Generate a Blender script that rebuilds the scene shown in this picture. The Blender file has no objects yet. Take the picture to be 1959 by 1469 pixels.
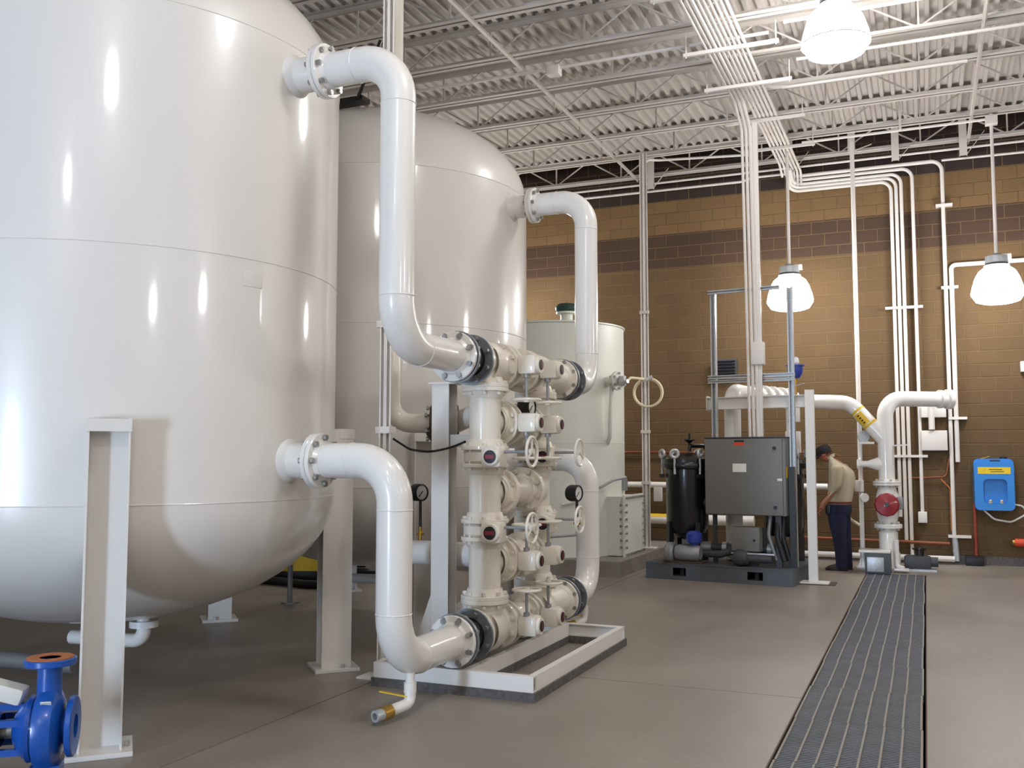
import bpy, bmesh, math, random
from mathutils import Vector, Matrix
random.seed(7)
S = bpy.context.scene
COL = S.collection
PI = math.pi
V = Vector

# ------------------------------------------------------------------ camera
cam = bpy.data.cameras.new('camera'); camo = bpy.data.objects.new('camera', cam); COL.objects.link(camo)
cam.sensor_fit = 'HORIZONTAL'; cam.sensor_width = 36.0; cam.lens = 36.0 * 1850.0 / 1959.0
cam.clip_start = 0.05; cam.clip_end = 200
camo.location = (0, 0, 1.62)
camo.rotation_euler = (math.radians(90 + 4.343), 0, math.radians(23.104))
S.camera = camo

# ------------------------------------------------------------------ world, light, exposure
W = bpy.data.worlds.new('overcast_sky'); S.world = W; W.use_nodes = True
W.node_tree.nodes['Background'].inputs[0].default_value = (0.62, 0.78, 1.0, 1)
W.node_tree.nodes['Background'].inputs[1].default_value = 3.0
S.view_settings.view_transform = 'Standard'
S.view_settings.look = 'None'
S.view_settings.gamma = 1.0
S.view_settings.use_curve_mapping = False
S.view_settings.exposure = 0.0
LAMP = 46.0            # radiance of the lamp refractors
def area(name, loc, rot, sx, sy, power, colr):
    l = bpy.data.lights.new(name, 'AREA'); l.shape = 'RECTANGLE'; l.size = sx; l.size_y = sy
    l.energy = power; l.color = colr
    o = bpy.data.objects.new(name, l); COL.objects.link(o); o.location = loc; o.rotation_euler = rot
    return o
# daylight coming in through the open door behind the camera
area('door_daylight', (-4.34, -6.86, 1.17), (math.radians(-90), 0, math.radians(180)), 0.90, 2.2, 760, (0.58, 0.75, 1.0))

# ------------------------------------------------------------------ materials
def lin(c):
    c = c / 255.0
    return c / 12.92 if c <= 0.04045 else ((c + 0.055) / 1.055) ** 2.4
def rgb(r, g, b): return (lin(r), lin(g), lin(b), 1)
M = {}
def mat(name, col, rough=0.5, metal=0.0, coat=0.0, noise=0.0, nscale=8.0, bump=0.0, bscale=60.0, emit=0.0):
    m = bpy.data.materials.new(name); m.use_nodes = True
    nt = m.node_tree; b = nt.nodes['Principled BSDF']
    b.inputs['Base Color'].default_value = col
    b.inputs['Roughness'].default_value = rough
    b.inputs['Metallic'].default_value = metal
    b.inputs['Coat Weight'].default_value = coat
    b.inputs['Coat Roughness'].default_value = 0.08
    tc = nt.nodes.new('ShaderNodeNewGeometry')
    if noise > 0:
        n = nt.nodes.new('ShaderNodeTexNoise'); n.inputs['Scale'].default_value = nscale; n.inputs['Detail'].default_value = 5
        nt.links.new(tc.outputs['Position'], n.inputs['Vector'])
        r = nt.nodes.new('ShaderNodeValToRGB')
        d = 1.0 - noise; u = 1.0 + noise * 0.6
        r.color_ramp.elements[0].position = 0.3; r.color_ramp.elements[1].position = 0.7
        r.color_ramp.elements[0].color = (col[0]*d, col[1]*d, col[2]*d, 1)
        r.color_ramp.elements[1].color = (min(1,col[0]*u), min(1,col[1]*u), min(1,col[2]*u), 1)
        nt.links.new(n.outputs['Fac'], r.inputs['Fac']); nt.links.new(r.outputs['Color'], b.inputs['Base Color'])
    if bump > 0:
        n2 = nt.nodes.new('ShaderNodeTexNoise'); n2.inputs['Scale'].default_value = bscale; n2.inputs['Detail'].default_value = 3
        nt.links.new(tc.outputs['Position'], n2.inputs['Vector'])
        bp = nt.nodes.new('ShaderNodeBump'); bp.inputs['Strength'].default_value = bump; bp.inputs['Distance'].default_value = 0.01
        nt.links.new(n2.outputs['Fac'], bp.inputs['Height']); nt.links.new(bp.outputs['Normal'], b.inputs['Normal'])
    if emit > 0:
        b.inputs['Emission Color'].default_value = col; b.inputs['Emission Strength'].default_value = emit
    M[name] = m
    return m
mat('tank_white', rgb(226, 222, 216), 0.30, coat=0.5, bump=0.03, bscale=35)
mat('pipe_white', rgb(232, 229, 224), 0.30, coat=0.4)
mat('cream_white', rgb(226, 219, 206), 0.38, coat=0.25)
mat('steel_white', rgb(228, 224, 218), 0.45)
mat('roof_white', rgb(202, 195, 188), 0.55)
mat('poly_white', rgb(216, 218, 208), 0.42, noise=0.04, nscale=2)
mat('conduit_white', rgb(222, 216, 210), 0.45)
mat('galv', rgb(190, 193, 196), 0.38, metal=0.45, noise=0.15, nscale=40)
mat('galv_dull', rgb(150, 152, 154), 0.5, metal=0.5, noise=0.1, nscale=40)
mat('zinc_ring', rgb(142, 148, 154), 0.35, metal=0.55)
mat('bolt_steel', rgb(165, 165, 162), 0.35, metal=0.8)
mat('rubber', rgb(24, 24, 26), 0.55)
mat('black_paint', rgb(18, 18, 20), 0.28, coat=0.3)
mat('black_plastic', rgb(22, 21, 26), 0.45)
mat('dark_grey', rgb(66, 68, 72), 0.5)
mat('skid_grey', rgb(82, 86, 92), 0.5, noise=0.15, nscale=6)
mat('cabinet_grey', rgb(114, 114, 111), 0.45)
mat('louvre_grey', rgb(62, 66, 68), 0.5)
mat('pump_blue', rgb(24, 82, 168), 0.32, coat=0.3, noise=0.15, nscale=14)
mat('deep_blue', rgb(38, 60, 150), 0.35, coat=0.2)
mat('wash_blue', rgb(42, 132, 214), 0.35, coat=0.2)
mat('yellow', rgb(232, 196, 26), 0.5)
mat('tape_yellow', rgb(226, 184, 44), 0.5)
mat('rust', rgb(176, 104, 54), 0.75, noise=0.25, nscale=25)
mat('rust_dark', rgb(82, 62, 54), 0.6, noise=0.3, nscale=30)
mat('copper', rgb(140, 84, 58), 0.45, metal=0.5, noise=0.2, nscale=12)
mat('brass', rgb(178, 138, 66), 0.35, metal=0.8)
mat('red', rgb(142, 14, 28), 0.4, coat=0.2)
mat('red_brown', rgb(150, 62, 44), 0.55)
mat('indicator_red', rgb(132, 38, 52), 0.4)
mat('green_cap', rgb(30, 62, 54), 0.5)
mat('paper', rgb(216, 214, 206), 0.6)
mat('label_white', rgb(232, 232, 228), 0.5)
mat('orange_label', rgb(214, 74, 36), 0.5)
mat('ink', rgb(40, 34, 30), 0.7)
mat('dial', rgb(226, 226, 222), 0.3)
mat('hose', rgb(214, 202, 172), 0.4)
mat('vinyl', rgb(214, 214, 206), 0.25)
mat('skin', rgb(170, 104, 78), 0.55)
mat('hair', rgb(120, 84, 50), 0.7)
mat('shirt', rgb(178, 166, 142), 0.85, noise=0.08, nscale=9, bump=0.25, bscale=18)
mat('jeans', rgb(26, 30, 58), 0.9, noise=0.15, nscale=10, bump=0.25, bscale=18)
mat('belt', rgb(112, 40, 34), 0.5)
mat('shoe', rgb(34, 28, 26), 0.6)
mat('cap_black', rgb(26, 25, 28), 0.75)
mat('grout', rgb(96, 92, 90), 0.85, noise=0.35, nscale=30, bump=0.3)
mat('pad_concrete', rgb(132, 124, 116), 0.8, noise=0.12, nscale=5)
mat('soil_dark', rgb(52, 44, 42), 0.8)
mat('plain_wall', rgb(186, 178, 166), 0.8, noise=0.1, nscale=3)
mat('lamp_glow', (1.0, 0.985, 0.98, 1), 0.4, emit=LAMP)
mat('grate_bar', rgb(92, 97, 105), 0.55, metal=0.1, noise=0.2, nscale=6)
mat('grate_rod', rgb(138, 132, 124), 0.55)
mat('trim_steel', rgb(92, 80, 70), 0.9)

def concrete_floor():
    m = mat('floor_concrete', rgb(160, 149, 136), 0.42)
    nt = m.node_tree; b = nt.nodes['Principled BSDF']
    g = nt.nodes.new('ShaderNodeNewGeometry')
    n1 = nt.nodes.new('ShaderNodeTexNoise'); n1.inputs['Scale'].default_value = 0.9; n1.inputs['Detail'].default_value = 6
    mp = nt.nodes.new('ShaderNodeMapping'); mp.inputs['Scale'].default_value = (1.0, 0.55, 1.0)
    nt.links.new(g.outputs['Position'], mp.inputs['Vector']); nt.links.new(mp.outputs['Vector'], n1.inputs['Vector'])
    r = nt.nodes.new('ShaderNodeValToRGB')
    r.color_ramp.elements[0].position = 0.3; r.color_ramp.elements[0].color = rgb(126, 117, 107)
    r.color_ramp.elements[1].position = 0.72; r.color_ramp.elements[1].color = rgb(154, 145, 134)
    nt.links.new(n1.outputs['Fac'], r.inputs['Fac'])
    n2 = nt.nodes.new('ShaderNodeTexNoise'); n2.inputs['Scale'].default_value = 22; n2.inputs['Detail'].default_value = 4
    nt.links.new(g.outputs['Position'], n2.inputs['Vector'])
    mx = nt.nodes.new('ShaderNodeMixRGB'); mx.blend_type = 'OVERLAY'; mx.inputs['Fac'].default_value = 0.12
    nt.links.new(r.outputs['Color'], mx.inputs['Color1']); nt.links.new(n2.outputs['Fac'], mx.inputs['Color2'])
    nt.links.new(mx.outputs['Color'], b.inputs['Base Color'])
    rr = nt.nodes.new('ShaderNodeMapRange'); rr.inputs['To Min'].default_value = 0.32; rr.inputs['To Max'].default_value = 0.52
    nt.links.new(n1.outputs['Fac'], rr.inputs['Value']); nt.links.new(rr.outputs['Result'], b.inputs['Roughness'])
concrete_floor()

def block_material():
    m = mat('split_block', rgb(140, 106, 66), 0.85)
    nt = m.node_tree; b = nt.nodes['Principled BSDF']
    g = nt.nodes.new('ShaderNodeNewGeometry')
    sep = nt.nodes.new('ShaderNodeSeparateXYZ'); nt.links.new(g.outputs['Position'], sep.inputs[0])
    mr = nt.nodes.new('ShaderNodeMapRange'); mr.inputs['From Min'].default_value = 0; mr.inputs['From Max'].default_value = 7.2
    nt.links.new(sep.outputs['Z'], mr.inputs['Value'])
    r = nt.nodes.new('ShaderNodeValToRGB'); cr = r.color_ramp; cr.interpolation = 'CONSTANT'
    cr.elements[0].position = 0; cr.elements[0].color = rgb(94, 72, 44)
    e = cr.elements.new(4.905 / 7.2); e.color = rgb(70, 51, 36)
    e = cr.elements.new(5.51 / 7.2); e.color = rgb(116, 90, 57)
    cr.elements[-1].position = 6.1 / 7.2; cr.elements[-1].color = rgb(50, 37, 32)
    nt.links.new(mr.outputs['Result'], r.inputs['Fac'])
    # one tone for each block: white noise on the block's grid cell
    rowf = nt.nodes.new('ShaderNodeMath'); rowf.operation = 'MULTIPLY'; rowf.inputs[1].default_value = 1 / 0.2032
    nt.links.new(sep.outputs['Z'], rowf.inputs[0])
    fl = nt.nodes.new('ShaderNodeMath'); fl.operation = 'FLOOR'; nt.links.new(rowf.outputs[0], fl.inputs[0])
    half = nt.nodes.new('ShaderNodeMath'); half.operation = 'MULTIPLY'; half.inputs[1].default_value = 0.5
    nt.links.new(fl.outputs[0], half.inputs[0])
    xs = nt.nodes.new('ShaderNodeMath'); xs.operation = 'MULTIPLY'; xs.inputs[1].default_value = 1 / 0.4064
    nt.links.new(sep.outputs['X'], xs.inputs[0])
    ad = nt.nodes.new('ShaderNodeMath'); ad.operation = 'ADD'; nt.links.new(xs.outputs[0], ad.inputs[0]); nt.links.new(half.outputs[0], ad.inputs[1])
    fx = nt.nodes.new('ShaderNodeMath'); fx.operation = 'FLOOR'; nt.links.new(ad.outputs[0], fx.inputs[0])
    cb = nt.nodes.new('ShaderNodeCombineXYZ'); nt.links.new(fx.outputs[0], cb.inputs[0]); nt.links.new(fl.outputs[0], cb.inputs[1])
    wn = nt.nodes.new('ShaderNodeTexWhiteNoise'); wn.noise_dimensions = '2D'; nt.links.new(cb.outputs[0], wn.inputs['Vector'])
    n2 = nt.nodes.new('ShaderNodeTexNoise'); n2.inputs['Scale'].default_value = 30; n2.inputs['Detail'].default_value = 4
    nt.links.new(g.outputs['Position'], n2.inputs['Vector'])
    mr2 = nt.nodes.new('ShaderNodeMapRange'); mr2.inputs['To Min'].default_value = 0.92; mr2.inputs['To Max'].default_value = 1.06
    nt.links.new(wn.outputs['Value'], mr2.inputs['Value'])
    mr3 = nt.nodes.new('ShaderNodeMapRange'); mr3.inputs['To Min'].default_value = 0.82; mr3.inputs['To Max'].default_value = 1.18
    nt.links.new(n2.outputs['Fac'], mr3.inputs['Value'])
    mu = nt.nodes.new('ShaderNodeMath'); mu.operation = 'MULTIPLY'; nt.links.new(mr2.outputs['Result'], mu.inputs[0]); nt.links.new(mr3.outputs['Result'], mu.inputs[1])
    mx = nt.nodes.new('ShaderNodeVectorMath'); mx.operation = 'SCALE'
    nt.links.new(r.outputs['Color'], mx.inputs[0]); nt.links.new(mu.outputs[0], mx.inputs['Scale'])
    nt.links.new(mx.outputs[0], b.inputs['Base Color'])
    bp = nt.nodes.new('ShaderNodeBump'); bp.inputs['Strength'].default_value = 0.35; bp.inputs['Distance'].default_value = 0.01
    nt.links.new(n2.outputs['Fac'], bp.inputs['Height']); nt.links.new(bp.outputs['Normal'], b.inputs['Normal'])
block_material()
mat('mortar', rgb(106, 86, 58), 0.9)

# ------------------------------------------------------------------ mesh builder
class MB:
    def __init__(s): s.v = []; s.f = []
    def add(s, vs, fs):
        o = len(s.v); s.v += [tuple(p) for p in vs]; s.f += [tuple(i + o for i in f) for f in fs]; return s
    def box(s, c, d, R=None):
        c = V(c); x, y, z = d[0] / 2, d[1] / 2, d[2] / 2
        P = [V((a, b, e)) for a in (-x, x) for b in (-y, y) for e in (-z, z)]
        if R is not None: P = [R @ p for p in P]
        return s.add([c + p for p in P], [(0,1,3,2),(4,6,7,5),(0,4,5,1),(2,3,7,6),(0,2,6,4),(1,5,7,3)])
    def bb(s, lo, hi):
        return s.box([(a + b) / 2 for a, b in zip(lo, hi)], [b - a for a, b in zip(lo, hi)])
    def bbox(s, c, d, bev=0.01, R=None):      # chamfered box
        bm = bmesh.new(); bmesh.ops.create_cube(bm, size=1)
        for v in bm.verts: v.co = V((v.co.x * d[0], v.co.y * d[1], v.co.z * d[2]))
        bmesh.ops.bevel(bm, geom=bm.edges[:], offset=bev, segments=2, affect='EDGES', profile=0.6)
        bm.verts.index_update()
        P = [v.co.copy() for v in bm.verts]
        if R is not None: P = [R @ p for p in P]
        s.add([V(c) + p for p in P], [[v.index for v in f.verts] for f in bm.faces]); bm.free(); return s
    def frame(s, ax):
        ax = V(ax).normalized()
        t = V((0, 0, 1)) if abs(ax.z) < 0.9 else V((1, 0, 0))
        a = ax.cross(t).normalized(); b = ax.cross(a).normalized()
        return a, b, ax
    def lathe(s, prof, org, ax, n=24, ang=2 * PI):
        a, b, c = s.frame(ax); org = V(org); vs = []; fs = []
        rows = []
        for r, h in prof:
            if r < 1e-6: rows.append([len(vs)]); vs.append(org + c * h)
            else:
                rows.append(list(range(len(vs), len(vs) + n)))
                for i in range(n):
                    t = 2 * PI * i / n; vs.append(org + c * h + (a * math.cos(t) + b * math.sin(t)) * r)
        for p, q in zip(rows, rows[1:]):
            for i in range(n):
                j = (i + 1) % n
                if len(p) == 1 and len(q) == 1: continue
                if len(p) == 1: fs.append((p[0], q[j], q[i]))
                elif len(q) == 1: fs.append((p[i], p[j], q[0]))
                else: fs.append((p[i], p[j], q[j], q[i]))
        return s.add(vs, fs)
    def cyl(s, p, q, r, r2=None, n=14):
        p = V(p); q = V(q); L = (q - p).length; r2 = r if r2 is None else r2
        return s.lathe([(0, 0), (r, 0), (r2, L), (0, L)], p, q - p, n)
    def ring(s, p, ax, ro, ri, t, n=28):
        return s.lathe([(ri, 0), (ro, 0), (ro, t), (ri, t), (ri, 0)], p, ax, n)
    def torus(s, c, ax, R, r, n=28, m=8):
        return s.lathe([(R + r * math.cos(2 * PI * k / m), r * math.sin(2 * PI * k / m)) for k in range(m + 1)], c, ax, n)
    def tube(s, pts, r, bend=0.1, n=12, seg=6, cap=True):
        pts = [V(p) for p in pts]; path = [pts[0]]
        for i in range(1, len(pts) - 1):
            p0, p1, p2 = pts[i - 1], pts[i], pts[i + 1]
            d1 = (p1 - p0).normalized(); d2 = (p2 - p1).normalized()
            co = max(-1, min(1, d1.dot(d2))); th = math.acos(co)
            if th < 1e-3 or bend <= 0: path.append(p1); continue
            t = min(bend * math.tan(th / 2), (p1 - p0).length * 0.49, (p2 - p1).length * 0.49); R = t / math.tan(th / 2)
            nrm = (d2 - d1 * co).normalized(); c = p1 - d1 * t + nrm * R; k = max(2, int(seg * th / (PI / 2)))
            for j in range(k + 1):
                a = th * j / k; path.append(c - nrm * R * math.cos(a) + d1 * R * math.sin(a))
        path.append(pts[-1])
        cl = [path[0]]
        for p in path[1:]:
            if (p - cl[-1]).length > 1e-5: cl.append(p)
        path = cl
        vs = []; fs = []; N = len(path); pa = None
        for i, p in enumerate(path):
            d = ((path[i + 1] - p) if i == 0 else (p - path[i - 1]) if i == N - 1 else ((path[i + 1] - p).normalized() + (p - path[i - 1]).normalized())).normalized()
            if pa is None: pa = s.frame(d)[0]
            pa = (pa - d * pa.dot(d)).normalized(); pb = d.cross(pa)
            rr = r if not isinstance(r, (list, tuple)) else r[i]
            for k in range(n):
                t = 2 * PI * k / n; vs.append(p + (pa * math.cos(t) + pb * math.sin(t)) * rr)
        for i in range(N - 1):
            for k in range(n):
                j = (k + 1) % n; fs.append((i * n + k, i * n + j, (i + 1) * n + j, (i + 1) * n + k))
        if cap: fs.append(tuple(range(n - 1, -1, -1))); fs.append(tuple(range((N - 1) * n, N * n)))
        return s.add(vs, fs)
    def extr(s, poly, p, q, ux, uy):          # extrude a closed 2D outline from p to q
        p = V(p); q = V(q); ux = V(ux); uy = V(uy); n = len(poly)
        vs = [p + ux * a + uy * b for a, b in poly] + [q + ux * a + uy * b for a, b in poly]
        fs = [(i, (i + 1) % n, n + (i + 1) % n, n + i) for i in range(n)] + [tuple(range(n - 1, -1, -1)), tuple(range(n, 2 * n))]
        return s.add(vs, fs)
    def bar(s, p, q, w, h, up=(0, 0, 1)):
        p = V(p); q = V(q); d = (q - p).normalized(); up = V(up)
        if abs(d.dot(up)) > 0.99: up = V((0, 1, 0))
        a = d.cross(up).normalized(); b = a.cross(d)
        return s.extr([(-w/2,-h/2),(w/2,-h/2),(w/2,h/2),(-w/2,h/2)], p, q, a, b)
def Hpoly(w, d, tf, tw):      # H outline, flange width w along x, depth d along y
    a, b, t, k = w / 2, d / 2, tf, tw / 2
    return [(-a,-b),(a,-b),(a,-b+t),(k,-b+t),(k,b-t),(a,b-t),(a,b),(-a,b),(-a,b-t),(-k,b-t),(-k,-b+t),(-a,-b+t)]
def Cpoly(w, d, t):           # channel open towards +x
    b = d / 2
    return [(0,-b),(w,-b),(w,-b+t),(t,-b+t),(t,b-t),(w,b-t),(w,b),(0,b)]

ROOT = {}
def finish(me, sm=True):
    if sm:
        me.polygons.foreach_set('use_smooth', [True] * len(me.polygons))
        me.set_sharp_from_angle(angle=math.radians(32))
    me.update()
def mesh(name, mb, m, sm=True, mtx=None):
    me = bpy.data.meshes.new(name)
    vs = mb.v if mtx is None else [tuple(mtx @ V(p)) for p in mb.v]
    me.from_pydata(vs, [], mb.f); me.materials.append(M[m])
    bm = bmesh.new(); bm.from_mesh(me); bmesh.ops.recalc_face_normals(bm, faces=bm.faces); bm.to_mesh(me); bm.free()
    finish(me, sm); return me
def tag(o, label=None, cat=None, group=None, kind=None):
    if label: o['label'] = label
    if cat: o['category'] = cat
    if group: o['group'] = group
    if kind: o['kind'] = kind
    return o
def thing(name, label, cat, loc=(0, 0, 0), rz=0.0, group=None):
    o = bpy.data.objects.new(name, None); COL.objects.link(o); o.empty_display_size = 0.1
    o.location = loc; o.rotation_euler = (0, 0, rz)
    ROOT[o] = (Matrix.Translation(V(loc)) @ Matrix.Rotation(rz, 4, 'Z')).inverted()
    return tag(o, label, cat, group)
def part(name, mb, m, parent, label=None, kind=None, local=False, sm=True):
    """geometry written in world coordinates unless local"""
    mtx = None if local else ROOT.get(parent)
    o = bpy.data.objects.new(name, mesh(name, mb, m, sm, mtx)); COL.objects.link(o); o.parent = parent
    if parent in ROOT: ROOT[o] = ROOT[parent]
    return tag(o, label, None, None, kind)
def one(name, mb, m, label, cat, group=None, loc=None, kind=None, sm=True):
    """a thing that is one mesh"""
    if loc is None: loc = mb.v[0]
    mt = Matrix.Translation(-V(loc))
    o = bpy.data.objects.new(name, mesh(name, mb, m, sm, mt)); COL.objects.link(o); o.location = loc
    ROOT[o] = mt
    return tag(o, label, cat, group, kind)
def struct(name, mb=None, m=None, sm=False):
    o = bpy.data.objects.new(name, mesh(name, mb, m, sm) if mb else None); COL.objects.link(o); o['kind'] = 'structure'
    ROOT[o] = Matrix.Identity(4); return o
def inst(name, me, parent, loc, rot=None, label=None):
    """another object on shared mesh data; loc in world coordinates"""
    o = bpy.data.objects.new(name, me); COL.objects.link(o); o.parent = parent
    mt = ROOT.get(parent, Matrix.Identity(4)) @ Matrix.Translation(V(loc))
    if rot is not None: mt = mt @ rot.to_4x4()
    o.matrix_local = mt
    if label: o['label'] = label
    return o
def copy_tree(o, loc, label=None, rz=None):
    def rec(a, p):
        c = a.copy(); COL.objects.link(c); c.parent = p
        for ch in a.children: rec(ch, c)
        return c
    r = rec(o, None); r.location = loc
    if rz is not None: r.rotation_euler = (0, 0, rz)
    if label: r['label'] = label
    return r
def rot_to(ax): return V(ax).to_track_quat('Z', 'Y').to_matrix()

# shared bolt meshes (axis z, centred)
def bolt_mesh(name, r, L, m):
    b = MB(); b.cyl((0,0,-L/2), (0,0,L/2), r * 0.55, n=8)
    for sgn in (-1, 1): b.cyl((0,0,sgn*(L/2 - r*1.1)), (0,0,sgn*(L/2 - r*0.1)), r, n=6)
    return mesh(name, b, m)
BOLT = bolt_mesh('bolt', 0.019, 0.115, 'bolt_steel')
BOLTW = bolt_mesh('bolt', 0.019, 0.115, 'cream_white')
BOLTL = bolt_mesh('bolt', 0.017, 0.20, 'cream_white')
def bolts(parent, c, ax, R, n=8, me=None, ph=0.5):
    a, b, c2 = MB().frame(ax); rm = rot_to(ax)
    for i in range(n):
        t = 2 * PI * (i + ph) / n
        inst('bolt', me or BOLT, parent, V(c) + (a * math.cos(t) + b * math.sin(t)) * R, rm)
def bolt_ring(mb, c, ax, R, r, L, n=8):
    a, b, k = mb.frame(ax)
    for i in range(n):
        t = 2 * PI * (i + .5) / n; p = V(c) + (a * math.cos(t) + b * math.sin(t)) * R
        mb.cyl(p - k * L / 2, p + k * L / 2, r, n=6)

# ================================================================== THE ROOM
XL, XR, YF, YB, ZC = -9.2, 9.2, -7.0, 16.4, 6.95
JX = -3.74                                # floor joint
GX0, GX1, GY0, GY1 = -0.80, -0.06, 0.2, 14.62   # drain trench
floor = struct('floor')
def slab(x0, x1, y0, y1): part('slab', MB().bb((x0, y0, -0.15), (x1, y1, 0)), 'floor_concrete', floor, sm=False)
slab(XL - .2, JX - 0.006, YF - .2, YB)
slab(JX + 0.006, GX0 - 0.02, YF - .2, 6.9)
slab(JX + 0.006, GX0 - 0.02, 6.91, YB)
slab(GX1 + 0.02, XR + .2, YF - .2, YB)
slab(GX0 - 0.02, GX1 + 0.02, GY1 + 0.011, YB)
slab(GX0 - 0.02, GX1 + 0.02, YF - .2, GY0 - 0.01)
part('joint_filler', MB().bb((JX - .006, YF, -.15), (JX + .006, YB, -.012)).bb((JX + .006, 6.9, -.15), (GX0 - .02, 6.91, -.012)), 'soil_dark', floor, sm=False)
tr = struct('trim_1')                     # trench liner and edge angles
part('trench_bottom', MB().bb((GX0 - .02, GY0, -.45), (GX1 + .02, GY1, -.40)), 'soil_dark', tr, sm=False)
for x0 in (GX0 - .02, GX1 + .012): part('edge_angle', MB().bb((x0, GY0, -.40), (x0 + .008, GY1, 0.002)), 'trim_steel', tr, sm=False)
for y0 in (GY0 - .01, GY1 + .002): part('end_plate', MB().bb((GX0 - .02, y0, -.45), (GX1 + .02, y0 + .008, -.001)), 'trim_steel', tr, sm=False)
# floor grating, panel by panel
GL = 0.915
def grate_panel():
    t = thing('floor_grate', 'x', 'floor grate', (0, 0, 0), 0, 'grates over the floor trench')
    w = GX1 - GX0
    bars = MB(); n = 30
    for i in range(n):
        y = 0.012 + (GL - 0.03) * i / (n - 1); bars.bb((0.0, y - .009, -.035), (w, y + .009, -.004))
    part('bearing_bars', bars, 'grate_bar', t, kind='stuff', sm=False)
    for i in range(8):
        x = 0.007 + (w - 0.014) * i / 7
        part('cross_rod', MB().bb((x - .006, 0.003, -.02), (x + .006, GL - .008, 0.001)), 'grate_rod', t, sm=False)
    part('added_gap_backing', MB().bb((0.0, 0.004, -.05), (w, GL - .01, -.045)), 'dark_grey', t, sm=False)  # added dark sheet, not a real part; backs the gaps between the bars
    return t
gp = grate_panel(); ny = int(round((GY1 - 4.6) / GL)); words = ['first', 'second', 'third', 'fourth', 'fifth', 'sixth', 'seventh', 'eighth', 'ninth', 'tenth', 'eleventh', 'twelfth', 'thirteenth', 'fourteenth', 'fifteenth', 'sixteenth', 'seventeenth', 'eighteenth', 'nineteenth', 'twentieth', 'twenty-first']
y = GY1 - GL
for i in range(ny + 4):
    dx = random.uniform(-.006, .006)
    lab = 'grey floor grate panel, %s from the far end of the trench' % words[i]
    if i == 0: gp.location = (GX0 + dx, y, 0); gp['label'] = lab
    else: copy_tree(gp, (GX0 + dx, y, 0), lab)
    y -= GL
    if y < GY0: break

# back wall of split-face blocks
wb = struct('wall_back')
part('mortar', MB().bb((XL, YB + .0045, 0), (XR, YB + .2, ZC + .1)), 'mortar', wb, sm=False)
part('mortar_core', MB().bb((XL - .2, YB + .2, -.15), (XR + .2, YB + .3, ZC + .3)), 'mortar', wb, sm=False)
BH, BW = 0.2032, 0.4064
def block(mb, w=BW):
    a = (w - .009) / 2; h = (BH - .009) / 2; c = .006
    vs = [(-a, .03, -h), (a, .03, -h), (a, .03, h), (-a, .03, h), (-a, c, -h), (a, c, -h), (a, c, h), (-a, c, h),
          (-a + c, 0, -h + c), (a - c, 0, -h + c), (a - c, 0, h - c), (-a + c, 0, h - c)]
    fs = [(8, 9, 10, 11), (4, 5, 9, 8), (5, 6, 10, 9), (6, 7, 11, 10), (7, 4, 8, 11), (0, 1, 5, 4), (1, 2, 6, 5), (2, 3, 7, 6), (3, 0, 4, 7)]
    mb.add(vs, fs); return mb
BM_ = mesh('block', block(MB()), 'split_block', False)
cells = []
for r in range(34):
    off = (r % 2) * BW / 2
    k0 = int((XL) / BW) - 1
    for k in range(k0, int(XR / BW) + 2):
        x = k * BW + BW / 2 - off
        if x - BW / 2 > XL and x + BW / 2 < XR: cells.append((x, (r + .5) * BH))
vis = [c for c in cells if -6.7 < c[0] < 1.6 and c[1] < 6.9]
vis.sort(key=lambda c: (c[0] + 0) ** 2 * 0 + math.hypot(c[0] - 0.2, c[1] - 3.2))
near = set(vis[:300]); rest = MB()
for c in cells:
    dy = random.uniform(-.002, .0015)
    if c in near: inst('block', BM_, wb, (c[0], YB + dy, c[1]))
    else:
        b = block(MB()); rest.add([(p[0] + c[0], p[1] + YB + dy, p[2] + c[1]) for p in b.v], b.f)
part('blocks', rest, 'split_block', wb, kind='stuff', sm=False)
part('base_course', MB().bb((XL, YB - .03, 0), (XR, YB, .13)), 'grout', wb, sm=False)

# the other walls, plain; the front one has the open door the daylight comes through
wl = struct('wall_left', MB().bb((XL - .2, YF - .2, -.15), (XL, YB + .2, ZC + .1)), 'plain_wall')
wr = struct('wall_right', MB().bb((XR, YF - .2, -.15), (XR + .2, YB + .2, ZC + .1)), 'plain_wall')
DX0, DX1, DZ = -4.86, -3.82, 2.34
f = MB(); f.bb((XL, YF - .2, -.15), (DX0, YF, ZC + .1)); f.bb((DX1, YF - .2, -.15), (XR, YF, ZC + .1)); f.bb((DX0, YF - .2, DZ), (DX1, YF, ZC + .1)); f.bb((DX0, YF - .2, -.15), (DX1, YF, 0))
wf = struct('wall_front', f, 'plain_wall')
d1 = struct('door_1')
part('door_frame', MB().bb((DX0, YF - .2, 0), (DX0 + .05, YF + .02, DZ)).bb((DX1 - .05, YF - .2, 0), (DX1, YF + .02, DZ)).bb((DX0, YF - .2, DZ - .05), (DX1, YF + .02, DZ)), 'dark_grey', d1)
for x, s_ in ((DX0, -1),):
    part('door_leaf', MB().bb((min(x, x + s_ * .05), YF - 1.18, .01), (max(x, x + s_ * .05), YF - .2, DZ - .05)), 'skid_grey', d1)
gnd = struct('ground', MB().bb((-30, YF - 40, -.3), (30, YF - .2, -.15)), 'pad_concrete')

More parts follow.
